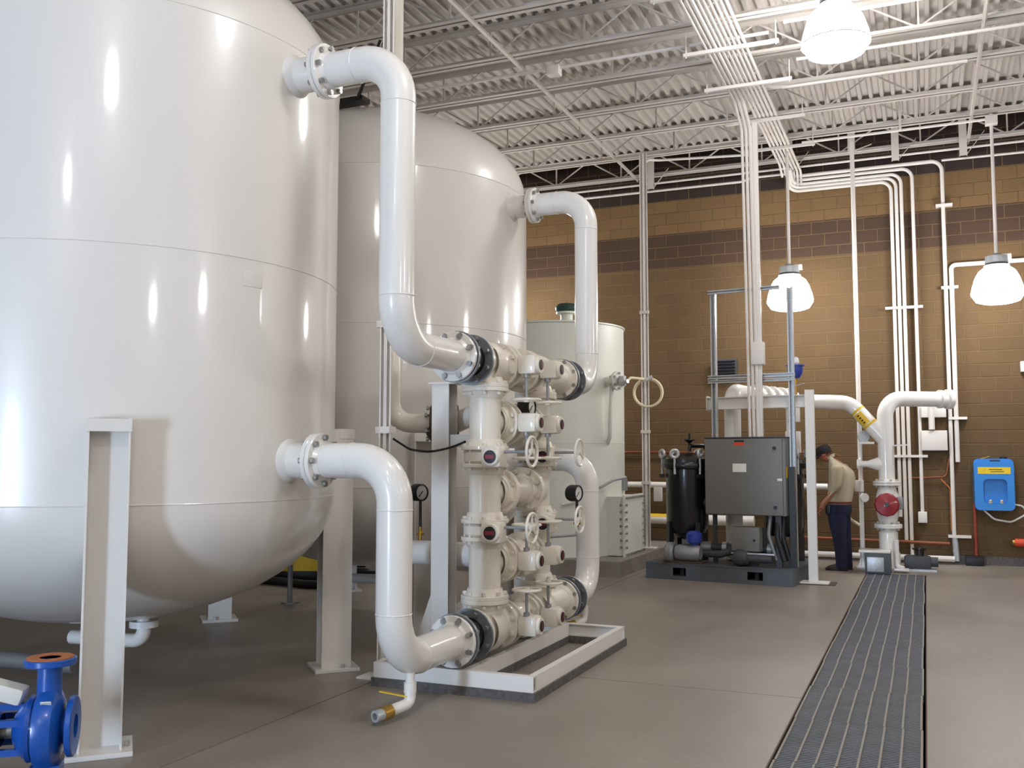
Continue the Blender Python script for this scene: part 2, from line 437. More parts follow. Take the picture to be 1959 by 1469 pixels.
# ceiling: fluted roof deck panels
ceil = struct('ceiling')
PW, FL = 0.9144, 0.1524
dk = MB(); prof = []
for i in range(6):
    x = i * FL; prof += [(x, 0), (x + .045, 0), (x + .060, .055), (x + .137, .055)]
prof.append((PW, 0))
YD0, YD1 = YF - .2, YB + .2
vs = []; fs = []
for (a, b) in prof: vs += [(a, YD0, b), (a, YD1, b)]
for i in range(len(prof) - 1): fs.append((2*i, 2*i+1, 2*i+3, 2*i+2))
top = len(vs)
dk.add(vs, fs)
dk.add([(a, yy, b + .004) for (a, b) in prof for yy in (YD0, YD1)], [(2*i, 2*i+2, 2*i+3, 2*i+1) for i in range(len(prof) - 1)])
DECK = mesh('deck_panel', dk, 'roof_white', False)
x = XL - .1; k = 0
while x < XR + .1:
    inst('deck_panel', DECK, ceil, (x, 0, ZC)); x += PW; k += 1
part('roof_board', MB().bb((XL - .3, YF - .3, ZC + .065), (XR + .8, YB + .3, ZC + .2)), 'roof_white', ceil, sm=False)

# open-web joists
JD = 0.44; ZB = ZC - JD
JX0, JX1 = XL + .02, XR - .02; PER = 1.22
def chord(z, up):
    m = MB(); s_ = -1 if up else 1
    for k in (-1, 1):
        y0 = k * .012
        m.bb((JX0, min(y0, k * .078), z - .005 if up else z), (JX1, max(y0, k * .078), z if up else z + .005))
        zz = sorted((z, z + s_ * .06)); m.bb((JX0, min(y0, y0 + k * .006), zz[0]), (JX1, max(y0, y0 + k * .006), zz[1]))
    return m
def make_joist(lab):
    t = thing('roof_joist', lab, 'joist', (0, 0, 0), 0, 'roof joists')
    part('top_chord', chord(ZC - .001, True), 'roof_white', t, local=True, sm=False)
    part('bottom_chord', chord(ZB, False), 'roof_white', t, local=True, sm=False)
    md = {}
    for s_ in (-1, 1):
        md[s_] = mesh('diagonal', MB().tube([(0, 0, ZB + .025), (s_ * PER / 2, 0, ZC - .03)], .013, 0, 8), 'roof_white')
    mv = mesh('upright', MB().bar((0, 0, ZB + .02), (0, 0, ZC - .03), .022, .022), 'roof_white', False)
    n = int((JX1 - JX0) / PER)
    for i in range(n):
        x = JX0 + PER * (i + .5) + .1
        for s_ in (-1, 1): inst('diagonal', md[s_], t, (x, 0, 0))
        inst('upright', mv, t, (x, 0, 0))
    return t
JY = [16.2 - 1.12 * i for i in range(21)]
jn = ['against the block wall', 'second from the block wall', 'third from the block wall', 'fourth from the block wall', 'fifth from the block wall', 'sixth from the block wall', 'seventh from the block wall']
j0 = None
for i, yj in enumerate(JY):
    lab = 'white open-web steel roof joist, ' + (jn[i] if i < 7 else '%s row from the block wall' % words[i])
    if j0 is None: j0 = make_joist(lab); j0.location.y = yj
    else: copy_tree(j0, (0, yj, 0), lab)
for x, lab in ((-4.53, 'long white bridging angle under the joists above the second tank'), (0.75, 'long white bridging angle under the joists right of the lamps'), (-7.9, 'long white bridging angle under the joists by the left wall'), (5.4, 'long white bridging angle under the joists far right')):
    one('bridging_angle', MB().bb((x - .025, -6.5, ZB - .006), (x + .025, 16.3, ZB - .001)).bb((x - .003, -6.5, ZB - .05), (x + .003, 16.3, ZB - .006)), 'roof_white', lab, 'bridging', 'bridging under the roof joists', sm=False)
# short hanging channels between the last joist and the wall
hn = ['leftmost', 'second', 'third', 'fourth', 'rightmost']
for i, (x, zb) in enumerate(((-4.25, 6.26), (-1.92, 6.24), (-.95, 6.5), (-.30, 6.28), (.67, 6.24))):
    t = thing('hanger_channel', 'short white steel channel hanging by the wall top, %s of five' % hn[i], 'hanger', (x, 16.1, zb), 0, 'hanger channels along the wall top')
    part('channel', MB().extr(Cpoly(.05, .11, .008), (x, 16.08, zb), (x, 16.08, ZC - .05), (0, 1, 0), (1, 0, 0)), 'roof_white', t, sm=False)
    part('brace', MB().bar((x + .05, 16.1, zb + .02), (x + .3, 16.16, ZB + .1), .05, .008), 'roof_white', t, sm=False)

# ================================================================== LAMPS
def make_lamp(name_lab, c, ztop, box=True):
    cx, cy, cz = c
    t = thing('pendant_lamp', name_lab, 'lamp', (cx, cy, cz + .3), 0, 'round glowing pendant lamps')
    part('stem', MB().cyl((cx, cy, cz + .42), (cx, cy, ztop), .024, n=10), 'conduit_white', t)
    h = part('housing', MB().lathe([(0, .44), (.05, .44), (.07, .42), (.145, .40), (.15, .30), (.11, .285), (.17, .27), (.165, .25), (0, .25)], (cx, cy, cz), (0, 0, 1), 20), 'galv_dull', t)
    part('terminal_box', MB().bbox((cx + .13, cy, cz + .385), (.12, .08, .08), .01), 'conduit_white', h)
    part('refractor', MB().lathe([(.10, .255), (.17, .24), (.235, .19), (.285, .10), (.325, -.03), (.345, -.13), (.335, -.155), (.285, -.235), (.20, -.262), (0, -.27)], (cx, cy, cz), (0, 0, 1), 20), 'lamp_glow', t)
    if cz > 5:
        ks = sorted(JY, key=lambda q: abs(q - cy))[:2]
        part('hanger_bar', MB().bb((cx - .02, min(ks) - .03, ZB + .006), (cx + .02, max(ks) + .03, ZB + .046)), 'conduit_white', t, sm=False)
    part('rim_band', MB().torus((cx, cy, cz - .142), (0, 0, 1), .342, .008, 24, 6), 'conduit_white', t)
    return t
make_lamp('glowing pendant lamp on a long stem above the grey control cabinet', (-1.83, 15.08, 4.12), ZB)
make_lamp('glowing pendant lamp on a long stem above the blue eyewash', (1.00, 15.08, 4.05), ZB)
make_lamp('glowing lamp close under the roof joists, beside the conduit bundle', (-.73, 10.23, 6.02), ZB + .05)
for c, lab in (((-.5, 4.95, 6.02), 'glowing lamp under the joists beside the first tank'), ((-.5, -.35, 6.02), 'glowing lamp under the joists above the camera'), ((-.5, -5.65, 6.02), 'glowing lamp under the joists by the front wall'),
               ((5.1, 9.48, 4.1), 'glowing pendant lamp on the right side near the block wall'), ((5.1, 3.88, 4.1), 'glowing pendant lamp on the right side of the hall'), ((5.1, -.60, 4.1), 'glowing pendant lamp on the right side by the front wall'), ((-6.75, 15.08, 4.1), 'glowing pendant lamp in the corner behind the second tank')):
    make_lamp(lab, c, ZB)

# ================================================================== TANKS
TX, R0 = -5.40, 1.58
Z1, Z2, Z3 = 1.345, 2.865, 4.37
PR, FR, XH = 0.1125, 0.178, -3.04        # pipe radius, flange radius, header line
def flange(parent, face, ax, m='pipe_white', n=8, me=None, ro=FR, ri=0.0, th=0.03, bl=True, hub=0.05, neck=PR, bR=0.148, name='flange', ph=.5):
    """weld-neck flange: face at `face`, body and hub extending along -ax"""
    ax = V(ax).normalized()
    p = [(0, 0), (ro - .004, 0), (ro, -.004), (ro, -th + .004), (ro - .004, -th), (neck + .022, -th), (neck + .004, -th - hub), (0, -th - hub)]
    o = part(name, MB().lathe(p, face, ax, 32), m, parent)
    if bl: bolts(o, V(face), ax, bR, n, me, ph)
    return o
def make_tank(ty, lab, extra):
    t = thing('pressure_tank', lab, 'tank', (TX, ty, 0), 0, 'tall white pressure tanks')
    c = (TX, ty, 0); n = 96
    part('shell', MB().lathe([(R0, Z1), (R0, Z2 - .01), (R0, Z2 + .01), (R0, Z3)], c, (0, 0, 1), n), 'tank_white', t)
    b = .865; part('bottom_head', MB().lathe([(R0 * math.cos(a), Z1 - b * math.sin(a)) for a in [PI / 2 * i / 18 for i in range(18)]] + [(0, Z1 - b)], c, (0, 0, 1), n), 'tank_white', t)
    b = .94; part('top_head', MB().lathe([(R0 * math.cos(a), Z3 + b * math.sin(a)) for a in [PI / 2 * i / 18 for i in range(18)]] + [(0, Z3 + b)], c, (0, 0, 1), n), 'tank_white', t)
    for z in (Z1, Z2, Z3): part('weld_seam', MB().torus((TX, ty, z), (0, 0, 1), R0, .004, n, 6), 'tank_white', t)
    for z in (1.60, 4.18):
        nz = part('nozzle', MB().cyl((TX + R0 - .1, ty - .03, z), (-3.62, ty - .03, z), PR + .003, n=32).lathe([(PR + .04, 0), (PR, .05)], (TX + R0 - .012, ty - .03, z), (1, 0, 0), 32), 'tank_white', t)
        nf = MB().lathe([(0, 0), (FR - .004, 0), (FR, -.004), (FR, -.028), (FR - .004, -.032), (0, -.032)], (-3.60, ty - .03, z), (1, 0, 0), 32)
        part('nozzle_flange', nf, 'tank_white', nz)
    ra = 1.626
    for k in range(4):
        a = -PI / 4 + k * PI / 2
        rho = V((math.cos(a), math.sin(a), 0)); tau = V((-math.sin(a), math.cos(a), 0)); p = V((TX, ty, 0)) + rho * ra
        H = [(x_, y_) for (y_, x_) in Hpoly(.225, .225, .012, .010)]
        lg = part('leg', MB().extr(H, p + V((0, 0, .025)), p + V((0, 0, 1.84)), tau, rho), 'tank_white', t, sm=False)
        Rm = Matrix((rho, tau, V((0, 0, 1)))).transposed()
        part('cap_plate', MB().box(p + rho * .062 + V((0, 0, 1.80)), (.118, .235, .07), Rm), 'tank_white', lg, sm=False)
        part('base_plate', MB().bbox(p + V((0, 0, .0135)), (.34, .34, .027), .004, Rm), 'tank_white', lg, sm=False)
        for s1 in (-1, 1): part('anchor_bolt', MB().cyl(p + rho * .045 + tau * .14 * s1 + V((0, 0, .02)), p + rho * .045 + tau * .14 * s1 + V((0, 0, .055)), .016, n=6), 'galv', lg)
    # bottom drain
    dr = part('drain_pipe', MB().tube([(TX + .25, ty + .1, .55), (TX + .25, ty + .1, .32), (TX - .35, ty + .02, .32)], .05, .08), 'pipe_white', t)
    part('drain_flange', MB().ring((TX + .25, ty + .1, .42), (0, 0, 1), .1, .03, .045, 20), 'pipe_white', dr)
    for s1 in (-1, 1):
        lx = TX + .75 * s1 + .05; part('lifting_lug', MB().box((lx, ty - 1.0, Z3 + .62), (.02, .09, .34)), 'tank_white', t, sm=False)
    part('sight_plate', MB().bbox((TX + R0 * math.cos(-.25) , ty + R0 * math.sin(-.25), 2.74), (.005, .14, .10), .002, Matrix.Rotation(-.25, 3, 'Z')), 'tank_white', t, label='small painted-over plate on the shell')
    return t
TY1, TY2 = 5.30, 9.03
t1 = make_tank(TY1, 'huge white pressure tank nearest the camera, on the left', 0)
t2 = make_tank(TY2, 'white pressure tank behind the nearest one, dome fully in view', 0)
part('vent_bracket', MB().tube([(-5.75, 8.35, 5.32), (-5.2, 8.2, 5.27), (-4.82, 8.0, 5.72)], .018, .02, 8).bb((-5.9, 8.2, 5.24), (-5.15, 8.35, 5.29)), 'black_paint', t2, label='black rod and bracket on top of the dome')

# ------------------------------------------------------------------ pipe loops between tanks and valve stand
def loop(lab, ty, zn, zh, yv, yf, sg, drain):
    """nozzle flange -> +X -> down -> along Y (sign sg) to flange face yf"""
    yn = ty - .03
    t = thing('pipe_loop', lab, 'pipe', (XH, yn, zh - PR), 0, 'white pipe loops on the tanks')
    yv = yn
    P = [(-3.575, yn, zn), (XH, yv, zn), (XH, yv, zh), (XH, yf - sg * .03, zh)]
    part('pipe', MB().tube(P, PR, .305, 32, 12), 'pipe_white', t)
    m = MB()
    for q, ax in (((XH - .305, yn, zn), (1, 0, 0)), ((XH, yv, zn - .305), (0, 0, 1)), ((XH, yv, zh + .305), (0, 0, 1)), ((XH, yv + sg * .305, zh), (0, 1, 0))):
        part('weld_seam', MB().torus(q, ax, PR, .004, 32, 6), 'pipe_white', t)
    flange(t, (-3.598, yn, zn), (-1, 0, 0), hub=.03, ph=0)
    g = part('gasket', MB().ring((-3.5995, yn, zn), (1, 0, 0), FR - .012, .09, .0015), 'rubber', t)
    flange(t, (XH, yf, zh), (0, sg, 0), hub=.02, ph=.5)
    if drain:
        d = part('drain_nipple', MB().cyl((XH + .02, yv + sg * .18, zh - .08), (XH + .02, yv + sg * .18, .17), .03, n=14), 'pipe_white', t)
        part('coupling', MB().cyl((XH + .02, yv + sg * .18, .15), (XH + .02, yv + sg * .18, .215), .04, n=12), 'pipe_white', d)
        e = part('drain_elbow', MB().tube([(XH + .02, yv + sg * .18, .17), (XH + .02, yv + sg * .18, .085), (XH - .05, yv + sg * .18 - .22, .06)], .036, .06, 12), 'pipe_white', t)
        part('valve_collar', MB().cyl((XH - .03, yv + sg * .18 - .155, .068), (XH - .05, yv + sg * .18 - .22, .06), .044, n=12), 'brass', e)
        part('hose_end', MB().ring((XH - .05, yv + sg * .18 - .22, .06), (-.3, -.95, -.03), .036, .022, .06, 16), 'galv', e)
        part('lever', MB().bar((XH + .02, yv + sg * .18 - .03, .13), (XH - .17, yv + sg * .18 - .05, .15), .022, .006), 'yellow', t)
    return t
ZT, Z2r, Z3r, Z4r, ZBm = 2.33, 1.885, 1.36, 0.84, 0.355
loop('big white pipe loop from the top of the nearest tank down to the valve stand', TY1, 4.18, ZT, 0, 6.09, 1, False)
loop('big white pipe loop from the bottom of the nearest tank to the valve stand', TY1, 1.60, ZBm, 0, 6.09, 1, True)
loop('white pipe loop from the top of the second tank down to the valve stand', TY2, 4.18, ZT, 0, 8.45, -1, False)
loop('white pipe loop from the bottom of the second tank to the valve stand', TY2, 1.60, ZBm, 0, 8.45, -1, True)
# rubber expansion joints
for (y0, y1, z, lab, rear) in ((6.09, 6.38, ZT, 'black rubber joint on the upper pipe of the nearest tank', 0), (6.09, 6.38, ZBm, 'black rubber joint on the lower pipe of the nearest tank', 0),
                         (8.22, 8.45, ZT, 'black rubber joint on the upper pipe of the second tank', 1), (8.22, 8.45, ZBm, 'black rubber joint on the lower pipe of the second tank', 1)):
    t = thing('rubber_joint', lab, 'expansion joint', (XH, (y0 + y1) / 2, z - .15), 0, 'black rubber expansion joints')
    L = y1 - y0
    part('bellows', MB().lathe([(.11, .002), (.165, .003), (.165, .016), (.118, .03), (.112, .05), (.14, L / 2), (.112, L - .05), (.118, L - .03), (.165, L - .016), (.165, L - .003), (.11, L - .002)], (XH, y0, z), (0, 1, 0), 32), 'rubber', t)
    for yy in (y0 + .017, y1 - .039):
        part('retaining_ring', MB().ring((XH, yy, z), (0, 1, 0), .186, .122, .022, 36), 'zinc_ring', t)
    bolts(t, (XH, (y0 + .02) if rear else (y1 - .03), z), (0, 1, 0), .16, 8, BOLT)
    bolts(t, (XH, (y1 - .02) if rear else (y0 + .02), z), (0, 1, 0), .16, 8, BOLT)

# ------------------------------------------------------------------ valve stand (face piping)
YA, YBc = 6.61, 7.64
fw = dict(m='cream_white', me=BOLTW, neck=PR + .012)
def column(yc, sgn, lab, yo):
    """vertical pipe with tees; branches point along sgn*Y, the outer header connection faces yo"""
    t = thing('pipe_column', lab, 'pipe', (XH, yc, ZBm - .15), 0, 'vertical pipes of the valve stand')
    RC = PR + .007
    yb = 6.85 if sgn > 0 else 7.375
    # top and bottom tees
    for z, dz, zf in ((ZT, -1, 2.142), (ZBm, 1, .578)):
        m = MB().cyl((XH, yo, z), (XH, yb, z), RC + .006, n=32).cyl((XH, yc, z), (XH, yc, zf), RC + .006, n=32)
        m.lathe([(RC + .035, -.09), (RC + .045, -.02), (RC + .045, .02), (RC + .035, .09)], (XH, yc, z), (0, 1, 0), 32)
        te = part('tee', m, 'cream_white', t)
        flange(t, (XH, yo, z), (0, -sgn, 0), bl=False, **{k: v for k, v in fw.items() if k != 'me'})
        flange(t, (XH, yb, z), (0, sgn, 0), **fw)
        flange(t, (XH, yc, zf), (0, 0, dz), **fw)
    # spools with row branches
    for z0, z1, zr in ((1.705 - .03, 2.142, Z2r), (1.165 - .03, 1.545 + .03, Z3r), (.578, 1.035, Z4r)):
        part('spool', MB().cyl((XH, yc, z0), (XH, yc, z1), RC, n=32), 'cream_white', t)
        part('branch', MB().cyl((XH, yc, zr), (XH, yb, zr), RC, n=32).lathe([(RC + .02, .06), (RC, .12)], (XH, yc, zr), (0, sgn, 0), 32), 'cream_white', t)
        flange(t, (XH, yb, zr), (0, sgn, 0), **fw)
        flange(t, (XH, yc, z0), (0, 0, -1), bl=False, m='cream_white', neck=PR + .012)
        flange(t, (XH, yc, z1), (0, 0, 1), bl=False, m='cream_white', neck=PR + .012)
    return t
column(YA, 1, 'cream vertical pipe of the valve stand nearer the camera', 6.38)
column(YBc, -1, 'cream vertical pipe of the valve stand farther from the camera', 8.22)
YM0, YM1 = 6.92, 7.305      # middle spools, between the valves
mid = ['top', 'second', 'fourth', 'bottom']
for z, nm in ((ZT, 'top'), (Z2r, 'second'), (Z4r, 'fourth'), (ZBm, 'bottom')):
    t = thing('cross_pipe', 'flanged cross pipe between the two valves of the %s row' % nm, 'pipe', (XH, 7.2, z - .12), 0, 'cross pipes between the valves')
    part('pipe', MB().cyl((XH, YM0, z), (XH, YM1, z), PR + .008, n=32), 'cream_white', t)
    flange(t, (XH, YM0, z), (0, -1, 0), bl=False, m='cream_white', hub=.03)
    flange(t, (XH, YM1, z), (0, 1, 0), bl=False, m='cream_white', hub=.03)
    if nm != 'second':
        L = {'top': -3.36, 'fourth': -4.1, 'bottom': -3.5}[nm]
        part('back_branch', MB().tube([(XH, 7.115, z), (L, 7.115, z), (L, 7.115, z - .3 if nm == 'fourth' else z)], .1, .12, 24), 'pipe_white', t)
t = thing('cross_pipe', 'plain flanged cross pipe without valves in the middle row', 'pipe', (XH, 7.2, Z3r - .12), 0, 'cross pipes between the valves')
part('pipe', MB().cyl((XH, 6.85, Z3r), (XH, 7.375, Z3r), PR - .01, n=32), 'cream_white', t)
flange(t, (XH, 6.85, Z3r), (0, -1, 0), bl=False, m='cream_white', hub=.05)
flange(t, (XH, 7.375, Z3r), (0, 1, 0), m='cream_white', me=BOLTW, hub=.05)

def handwheel(parent, c, ax, R=.105):
    m = MB().torus(c, ax, R, .011, 28, 8)
    a, b, k = m.frame(ax); c = V(c)
    for i in range(3):
        u = a * math.cos(2.094 * i + .5) + b * math.sin(2.094 * i + .5); m.cyl(c, c + u * R, .008, n=6)
    m.lathe([(0, -.018), (.022, -.018), (.022, .018), (0, .018)], c, ax, 12)
    return part('handwheel', m, 'cream_white', parent)
def row_valve(y, z, lab, down):
    t = thing('butterfly_valve', lab, 'valve', (XH, y, z - .16), 0, 'geared butterfly valves')
    b = part('valve_body', MB().lathe([(.09, -.034), (.135, -.034), (.16, -.02), (.16, .02), (.135, .034), (.09, .034)], (XH, y, z), (0, 1, 0), 32).cyl((XH, y, z), (-2.87, y, z), .038, n=14), 'cream_white', t)
    bolts(b, (XH, y, z), (0, 1, 0), .148, 8, BOLTL)
    g = part('gear_box', MB().bbox((-2.79, y, z), (.15, .15, .15), .03).lathe([(0, 0), (.062, 0), (.068, .012), (.062, .03), (0, .03)], (-2.725, y, z), (1, 0, 0), 20), 'cream_white', t)
    part('indicator', MB().lathe([(0, .032), (.040, .032), (.040, .036), (0, .038)], (-2.725, y, z), (1, 0, 0), 18), 'black_plastic', g)
    part('pointer', MB().bb((-2.688, y - .008, z - .028), (-2.6855, y + .008, z + .028)), 'indicator_red', g, sm=False)
    s_ = -1 if down else 1
    part('stem', MB().cyl((-2.80, y - .04, z), (-2.80, y - .04, z + s_ * .27), .011, n=10).cyl((-2.80, y - .04, z + s_ * .06), (-2.80, y - .04, z + s_ * .10), .024, n=12), 'galv_dull', t)
    handwheel(t, (-2.80, y - .04, z + s_ * .27), (0, 0, 1))
def col_valve(yc, z, lab):
    t = thing('butterfly_valve', lab, 'valve', (XH, yc, z - .1), 0, 'geared butterfly valves')
    b = part('valve_body', MB().lathe([(.09, -.05), (.135, -.05), (.158, -.03), (.158, .03), (.135, .05), (.09, .05)], (XH, yc, z), (0, 0, 1), 32).cyl((XH, yc, z), (-2.93, yc - .17, z), .038, n=14), 'cream_white', t)
    bolts(b, (XH, yc, z), (0, 0, 1), .15, 8, BOLTL)
    gx, gy = -2.87, yc - .22
    g = part('gear_box', MB().bbox((gx, gy, z), (.155, .13, .155), .03).lathe([(0, 0), (.066, 0), (.07, .012), (.062, .028), (0, .028)], (gx + .01, gy - .06, z), (0, -1, 0), 20), 'cream_white', t)
    part('indicator', MB().lathe([(0, .03), (.047, .03), (.047, .035), (0, .037)], (gx + .01, gy - .06, z), (0, -1, 0), 18), 'black_plastic', g)
    part('pointer', MB().bb((gx + .01 - .034, gy - .099, z - .014), (gx + .01 + .034, gy - .094, z + .014)), 'indicator_red', g, sm=False)
    part('stem', MB().cyl((gx, gy + .02, z + .035), (gx + .29, gy + .02, z + .035), .011, n=10), 'galv_dull', t)
    handwheel(t, (gx + .29, gy + .02, z + .035), (1, 0, 0))
for z, nm, dn in ((ZT, 'top', True), (Z2r, 'second', True), (Z4r, 'fourth', False), (ZBm, 'bottom', False)):
    row_valve(6.885, z, 'cream geared valve nearer the camera in the %s row of the stand' % nm, dn)
    row_valve(7.34, z, 'cream geared valve farther from the camera in the %s row of the stand' % nm, dn)
for yc, nm in ((YA, 'nearer'), (YBc, 'farther')):
    col_valve(yc, 1.625, 'cream geared valve, upper one in the %s vertical pipe' % nm)
    col_valve(yc, 1.085, 'cream geared valve, lower one in the %s vertical pipe' % nm)

# gauges
def gauge(c, zb, ax, lab, brass_h=.1):
    t = thing('pressure_gauge', lab, 'gauge', (c[0], c[1], zb), 0, 'black dial pressure gauges')
    c = V(c); ax = V(ax).normalized()
    part('case', MB().lathe([(0, -.085), (.06, -.085), (.072, -.06), (.072, .02), (.064, .026), (.060, .012), (0, .012)], c, ax, 24), 'black_plastic', t)
    d = part('dial', MB().lathe([(0, .014), (.058, .014)], c, ax, 24), 'dial', t)
    a, b, k = MB().frame(ax)
    part('needle', MB().bar(c + k * .017 - (a + b) * .012, c + k * .017 + (a + b) * .032, .005, .003, k), 'ink', t, sm=False)
    part('stem', MB().cyl((c.x, c.y, zb + .1), (c.x, c.y, c.z - .06), .012, n=10), 'black_plastic', t)
    bv = part('shutoff_valve', MB().cyl((c.x, c.y, zb - .01), (c.x, c.y, zb + .11), .015, n=8).cyl((c.x - .03, c.y, zb + .05), (c.x + .03, c.y, zb + .05), .011, n=8), 'brass', t)
    if zb == 1.0: part('branch_pipe', MB().tube([(c.x, c.y, zb + .02), (c.x, c.y, zb - .05), (-2.945, 7.70, zb - .05)], .012, .03, 8), 'galv_dull', t)
    part('lever', MB().bar((c.x, c.y - .02, zb + .05), (c.x + .045, c.y - .035, zb + .075), .012, .006), 'yellow', bv)
gauge((-3.86, 7.115, 1.33), .94, (.93, -.36, 0), 'black pressure gauge behind the lower pipe of the nearest tank')
gauge((-2.90, 7.16, 2.02), 1.9, (.995, -.1, 0), 'black pressure gauge between the top and second valve rows')
gauge((-2.80, 8.0, 1.31), 1.0, (.98, -.2, 0), 'black pressure gauge in front of the second tank loop')

# base frame on grout, posts
t = thing('stand_frame', 'low white steel channel frame on the floor under the valve stand', 'frame', (-3.05, 7.15, 0))
FX0, FX1, FY0, FY1 = -3.67, -2.44, 6.08, 8.20
def chan(p, q, ux, nm='beam'):
    part(nm, MB().extr(Cpoly(.05, .105, .009), p, q, ux, (0, 0, 1)), 'steel_white', t, sm=False)
zc = .1125
chan((FX0 + .001, FY0 + .001, zc), (FX1 - .001, FY0 + .001, zc), (0, 1, 0)); chan((FX0 + .001, FY1 - .001, zc), (FX1 - .001, FY1 - .001, zc), (0, -1, 0))
chan((FX1, FY0 + .052, zc), (FX1, FY1 - .052, zc), (-1, 0, 0)); chan((FX0, FY0 + .052, zc), (FX0, FY1 - .052, zc), (1, 0, 0))
chan((-2.93, FY0 + .052, zc), (-2.93, FY1 - .052, zc), (-1, 0, 0))
for lo, hi in (((FX0 - .01, FY0 - .015), (FX1 + .015, FY0 + .07)), ((FX0 - .01, FY1 - .07), (FX1 + .015, FY1 + .015)), ((FX1 - .07, FY0 + .07), (FX1 + .015, FY1 - .07)), ((FX0 - .01, FY0 + .07), (FX0 + .07, FY1 - .07)), ((-3.0, FY0 + .07), (-2.92, FY1 - .07))):
    part('grout_strip', MB().bb((lo[0], lo[1], 0), (hi[0], hi[1], .06)), 'grout', t, sm=False)
def upright(y, tz):
    p = part('post', MB().extr(Hpoly(.15, .15, .01, .008), (-3.52, y, .165), (-3.52, y, tz), (1, 0, 0), (0, 1, 0)), 'steel_white', t, sm=False)
    part('gusset', MB().extr([(-.075, 0), (-.2, 0), (-.2, .03), (-.075, .38)], (-3.52, y - .08, .165), (-3.52, y - .068, .165), (1, 0, 0), (0, 0, 1)), 'steel_white', p, sm=False)
    part('top_plate', MB().bb((-3.62, y - .09, tz), (-3.36, y + .09, tz + .015)), 'steel_white', p, sm=False)
upright(6.88, 2.20); upright(7.75, 2.20)
part('arm', MB().bb((-3.445, 6.83, 1.70), (-3.19, 6.93, 1.80)), 'steel_white', t, sm=False)
part('arm', MB().bb((-3.445, 7.70, 1.70), (-3.19, 7.80, 1.80)), 'steel_white', t, sm=False)
part('rail', MB().bb((-3.56, 7.30, 1.70), (-3.48, 7.675, 1.80)), 'steel_white', t, sm=False)

# rusty-brown valve pipe behind the stand
t = thing('back_pipe', 'cream pipe behind the stand with a dark rusty check valve', 'pipe', (-3.9, 7.0, 0))
part('pipe', MB().tube([(-4.06, 6.96, ZB), (-4.06, 6.96, 1.9), (-3.72, 7.08, 1.9)], .078, .22, 20), 'cream_white', t)
vb = part('check_valve', MB().lathe([(.09, 0), (.15, 0), (.15, .03), (.11, .05), (.125, .11), (.11, .17), (.15, .19), (.15, .22), (.09, .22)], (-3.74, 7.07, 1.9), (.93, .36, 0), 24).cyl((-3.64, 7.10, 1.9), (-3.67, 6.98, 1.80), .075, n=16), 'rust_dark', t)
bolts(vb, (-3.725, 7.075, 1.9), (.93, .36, 0), .128, 6, BOLT)
part('pipe', MB().tube([(-3.54, 7.115, 1.9), (-3.35, 7.115, 1.98), (XH - .1, 7.115, 1.9)], .083, .1, 20), 'cream_white', t)
# strut post by the first tank, and the conduit beside it
def strut(t, p, q, w=.042, dark=True, nm='rail', face=(1, -1), m='conduit_white'):
    p = V(p); q = V(q)
    poly = [(-w/2, w/2), (-w/2, -w/2), (-w/4, -w/2), (-w/4, -w/2 + .008), (-w/2 + .004, -w/2 + .008), (-w/2 + .004, w/2 - .004), (w/2 - .004, w/2 - .004), (w/2 - .004, -w/2 + .008), (w/4, -w/2 + .008), (w/4, -w/2), (w/2, -w/2), (w/2, w/2)]
    d = (q - p).normalized(); fy = -V((face[0], face[1], 0 if len(face) == 2 else face[2])).normalized()
    ux = d.cross(fy).normalized()
    return part(nm, MB().extr(poly, p, q, ux, fy), m, t, sm=False)
t = thing('strut_post', 'tall white slotted strut post from floor to roof beside the nearest tank', 'post', (-3.74, 6.32, 0))
strut(t, (-3.75, 6.30, .012), (-3.75, 6.30, ZB), face=(.5, -.87)); strut(t, (-3.715, 6.325, .012), (-3.715, 6.325, ZB), face=(.5, -.87))
part('base_plate', MB().bb((-3.90, 6.22, 0), (-3.69, 6.40, .012)), 'steel_white', t, sm=False)
for z in (1.8, 2.6): part('clamp', MB().bb((-3.79, 6.27, z), (-3.67, 6.37, z + .05)), 'conduit_white', t, sm=False)
one('cable', MB().tube([(-3.68, 6.35, 1.76), (-3.62, 6.5, 1.68), (-3.56, 6.72, 1.66), (-3.4, 6.78, 1.70), (-3.25, 6.7, 1.74)], .009, .15, 8), 'rubber', 'black cable sagging from the strut post to the valve stand', 'cable')
# back pipe under second tank row (drain header)

